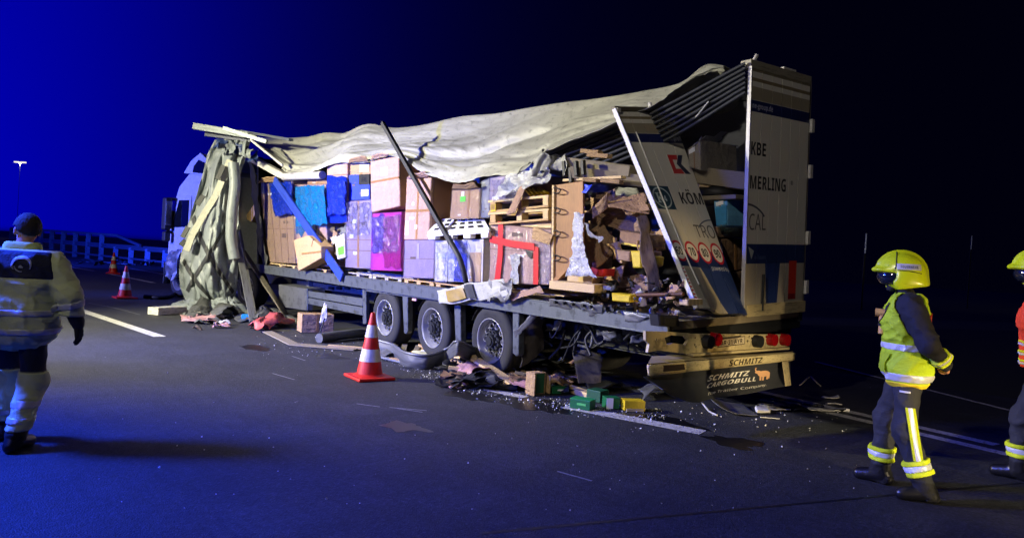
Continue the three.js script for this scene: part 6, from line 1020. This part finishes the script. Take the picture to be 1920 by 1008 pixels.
  for (const s of ['L', 'R']) {
    const arm = uni([cap(J['sh' + s], J['el' + s], 0.082, 0.069), cap(J['el' + s], J['wr' + s], 0.067, 0.047)], 0.04), leg = uni([cap(J['hip' + s], J['knee' + s], 0.105, 0.078), cap(J['knee' + s], J['ankle' + s], 0.078, 0.07)], 0.05);
    limb(J['el' + s], J['wr' + s], 0.55, 0.63, arm, 0.016, limeBand, 'cuff_band'); limb(J['el' + s], J['wr' + s], 0.63, 0.74, arm, 0.013, silver, 'cuff_band'); limb(J['el' + s], J['wr' + s], 0.74, 0.82, arm, 0.016, limeBand, 'cuff_band');
    if (o.kind !== 'lime') { limb(J['sh' + s], J['el' + s], 0.4, 0.62, arm, 0.014, silver, 'sleeve_band'); }
    limb(J['knee' + s], J['ankle' + s], 0.52, 0.6, leg, 0.022, limeBand, 'trouser_band'); limb(J['knee' + s], J['ankle' + s], 0.6, 0.7, leg, 0.019, silver, 'trouser_band'); limb(J['knee' + s], J['ankle' + s], 0.7, 0.78, leg, 0.022, limeBand, 'trouser_band');
    // upright stripe on the outside of the leg, bright at both edges
    const sg = s === 'L' ? 1 : -1, K = J['knee' + s], A = J['ankle' + s], Hh = J['hip' + s]; const q0 = mid(K, A, 0.5), q1 = mid(K, Hh, 0.42);
    for (const [dz, w, m] of [[-0.024, 0.018, limeBand], [0, 0.03, silver], [0.024, 0.018, limeBand]]) { const c = mid(q0, q1, 0.5); P.t.add(Object.assign(new THREE.Mesh(sheetG((a, b) => { const p = V3(...mid(q0, q1, b)).add(V3(sg * 0.2, 0, dz + (a - 0.5) * w - 0.02)); for (let k = 0; k < 40; k++) { const v2 = P.lf(p.x, p.y, p.z); if (v2 < 0.014) break; p.x -= sg * Math.max(0.002, (v2 - 0.014) * 0.8); } return p; }, 2, 14, 0.004), m), { name: 'leg_stripe' })); }
    P.shell('boot', (x, y, z) => Math.max(P.ff(x, y, z) - 0.008, y - 0.15, (s === 'L' ? -x : x) , -y + 0.004), M('#141416', 0.35), 0.01, [V3(s === 'L' ? -0.01 : -0.4, -0.02, -0.4), V3(s === 'L' ? 0.4 : 0.01, 0.2, 0.5)]);
  }
  part('trouser_print', patchG(P.lf, [0.4, 0.8, 0.02], [-1, 0, 0], [0, 1, 0.0], 0.07, 0.014, 0.012), silver, P.t);
  const F = helmet(P, new THREE.MeshPhysicalMaterial({ color: '#cfe316', roughness: 0.3, clearcoat: 0.6, clearcoatRoughness: 0.2 }));
  const H = J.head, a = o.headTurn || 0;
  for (const sg of [1, -1]) { const d = V3(-sg, 0, 0).applyAxisAngle(V3(0, 1, 0), -a * -1), c = V3(sg * 0.35, 0.07, -0.03).applyAxisAngle(V3(0, 1, 0), a); part('helmet_label', patchG(F, [H[0] + c.x, H[1] + c.y, H[2] + c.z], [d.x, 0, d.z], [0, 1, 0], 0.17, 0.045, 0.004, 14, 4), M('#ffffff', 0.4, 0, { map: word }), P.t); }
  return P;
}
{ const p = ground(1688, 922); fireman({ label: 'person in lime helmet and lime safety vest, hands clasped behind the back', pos: p, theta: -2.05, headTurn: 0.25, vest: '#b9d81c', vestLow: 0.82, kind: 'lime', seed: 1, size: 1.03 }); }
{ const p = ground(1950, 916); fireman({ label: 'person in lime helmet and orange safety vest over dark clothing', pos: p, theta: -2.2, headTurn: 0.1, vest: '#f0471c', vestLow: 0.93, kind: 'orange', seed: 5, size: 1.09 }); }
{ // rescuer in a hi-vis jacket, walking away
  const J = { pelvis: [0, 0.95, 0], waist: [0, 1.09, 0.0], chest: [0, 1.31, 0.01], head: [0.0, 1.645, 0.05], hipL: [0.1, 0.92, 0], hipR: [-0.1, 0.92, 0], kneeL: [0.13, 0.5, 0.16], ankleL: [0.14, 0.1, 0.14], kneeR: [-0.12, 0.5, 0.02], ankleR: [-0.12, 0.12, -0.18], toeL: [0.1, 0, 0.99], toeR: [-0.1, 0, 0.99],
    shL: [0.21, 1.42, 0], shR: [-0.21, 1.42, 0], elL: [0.34, 1.17, 0.02], elR: [-0.35, 1.17, 0.0], wrL: [0.38, 0.95, 0.1], wrR: [-0.4, 0.93, 0.06] };
  const o = { label: 'person in yellow hi-vis jacket with a navy yoke, walking away', pos: ground(22, 832), theta: Math.PI + 0.12, headTurn: 0.75, J, seed: 9, bulk: 1.12, fold: 0.75, glove: '#10121c',
    hands: { L: { d: [0.05, -0.95, 0.25], n: [-0.95, 0, 0.1], s: [0.1, 0.2, 0.97], curl: 0.45 }, R: { d: [-0.05, -0.96, 0.2], n: [0.95, 0, 0.1], s: [-0.1, 0.2, 0.97], curl: 0.5 } },
    colorAt: (x, y, z) => y < 0.16 ? '#101114' : y < 0.56 ? '#ced6a0' : '#151a33' };
  const P = person(o);
  const jf = (x, y, z) => Math.max(smin(P.tf1(x, y, z) - 0.045 - Math.max(0, 1.15 - y) * 0.1, P.af(x, y, z) - 0.02, 0.03) + P.fold(x, y, z) * 1.4, 0.68 - y, y - 1.5, Math.hypot(x, z) < 0.075 && y > 1.44 ? 0.02 : -1, Math.abs(x) > 0.3 && y < 1.0 ? 1.0 - y : -1);
  const YEL = '#d3dca6'; const j = P.shell('jacket', jf, cloth(YEL), 0.013);
  const on = (name, f2, m, e = 0.008, y0 = 0.8, y1 = 1.2) => part(name, surfaceNets((x, y, z) => { const q = f2(x, y, z); return q > 0.03 ? q : Math.max(jf(x, y, z) - e, q); }, V3(P.mn.x, y0, P.mn.z), V3(P.mx.x, y1, P.mx.z), 0.013), m, j);
  on('navy_yoke', (x, y, z) => Math.max(1.285 - y, Math.abs(x) - 0.245 - (1.5 - y) * 0.2, y - 1.49), cloth('#12183a'), 0.008, 1.25, 1.56);
  on('reflective_band', (x, y, z) => Math.max(1.0 - y, y - 1.05, Math.abs(x) - 0.27), silver); on('reflective_band', (x, y, z) => Math.max(0.86 - y, y - 0.91, Math.abs(x) - 0.29), silver);
  for (const s of ['L', 'R']) { const A = V3(...J['el' + s]), B = V3(...J['wr' + s]), n = B.clone().sub(A).normalize(), l = A.distanceTo(B); on('sleeve_band', (x, y, z) => { const d = (x - A.x) * n.x + (y - A.y) * n.y + (z - A.z) * n.z; return Math.max(l * 0.2 - d, d - l * 0.42, 0.26 - Math.abs(x), s === 'L' ? -x : x); }, silver); }
  const coll = uni([cap([-0.045, 1.5, 0.0], [0.045, 1.5, 0.0], 0.09, 0.09)], 0.02); P.shell('collar', (x, y, z) => Math.max(coll(x, y, z), 1.45 - y, y - 1.555), cloth('#d6e070'), 0.01, [V3(-0.2, 1.4, -0.2), V3(0.2, 1.62, 0.2)]);
  for (const s of ['L', 'R']) { for (const [a, b] of [[0.2, 0.25], [0.31, 0.37]]) P.shell('trouser_band', (x, y, z) => Math.max(P.lf(x, y, z) - 0.018, a - y, y - b, s === 'L' ? -x : x), silver, 0.01, [V3(-0.32, a - 0.03, -0.35), V3(0.32, b + 0.03, 0.35)]);
    P.shell('trouser_leg', (x, y, z) => Math.max(P.lf(x, y, z) - 0.012 + P.fold(x, y, z) * 1.2, 0.15 - y, y - 0.56, s === 'L' ? -x - 0.004 : x - 0.004), cloth(YEL), 0.012, [V3(-0.35, 0.1, -0.4), V3(0.35, 0.6, 0.4)]);
    P.shell('boot', (x, y, z) => Math.max(P.ff(x, y, z) - 0.008, y - 0.17, s === 'L' ? -x : x, 0.004 - y), M('#121316', 0.45), 0.01, [V3(-0.4, -0.02, -0.45), V3(0.4, 0.22, 0.5)]); }
  // short hair
  const hairF = (x, y, z) => { const q = P.toH(x, y, z); return Math.max(P.headF(x, y, z) - 0.012 + 0.004 * noise(x * 90, y * 90, z * 90), 0.045 - 0.05 * Math.max(0, -q[2] * 14 + 0.4) - q[1] + Math.max(0, q[2] - 0.02) * 0.8, Math.abs(q[0]) > 0.078 && q[1] < 0.03 && q[2] > -0.04 ? 0.02 : -1); };
  P.shell('hair', hairF, M('#2a221c', 0.85), 0.007, [V3(-0.17, J.head[1] - 0.14, J.head[2] - 0.17), V3(0.17, J.head[1] + 0.17, J.head[2] + 0.17)]);
  // round badge on the yoke: a ring open below around a small peak
  const c = [-0.09, 1.385], K = (pts, nm) => part(nm, patchPoly(pts), M('#9aa0b4', 0.5), j);
  const bd = (px, py) => { const p = V3(c[0] - px, c[1] + py, -0.5); for (let k = 0; k < 60; k++) { const v = jf(p.x, p.y, p.z); if (v < 0.014) break; p.z += Math.max(0.002, (v - 0.014) * 0.8); } return p; };
  function patchPoly(f2) { return sheetG((s, t) => bd(...f2(s, t)), 28, 2, 0.004); }
  K((s, t) => { const a = -0.5 + s * 4.3, w = 0.02 * Math.sin(Math.min(1, Math.max(0.03, s)) * 3.1) + 0.004; const r = 0.058 + (t - 0.5) * w; return [Math.cos(a) * r * 1.1, Math.sin(a) * r]; }, 'badge_ring');
  K((s, t) => { const a = 3.3 + s * 1.5; const r = 0.05 + (t - 0.5) * 0.008; return [Math.cos(a) * r, Math.sin(a) * r]; }, 'badge_arc');
  K((s, t) => [-0.02 + s * 0.03, -0.022 + t * 0.02 * (1 - Math.abs(s - 0.4))], 'badge_peak');
}
scene.traverse(o => { if (o.isMesh) { o.castShadow = true; o.receiveShadow = true; } });
renderer.render(scene, camera);
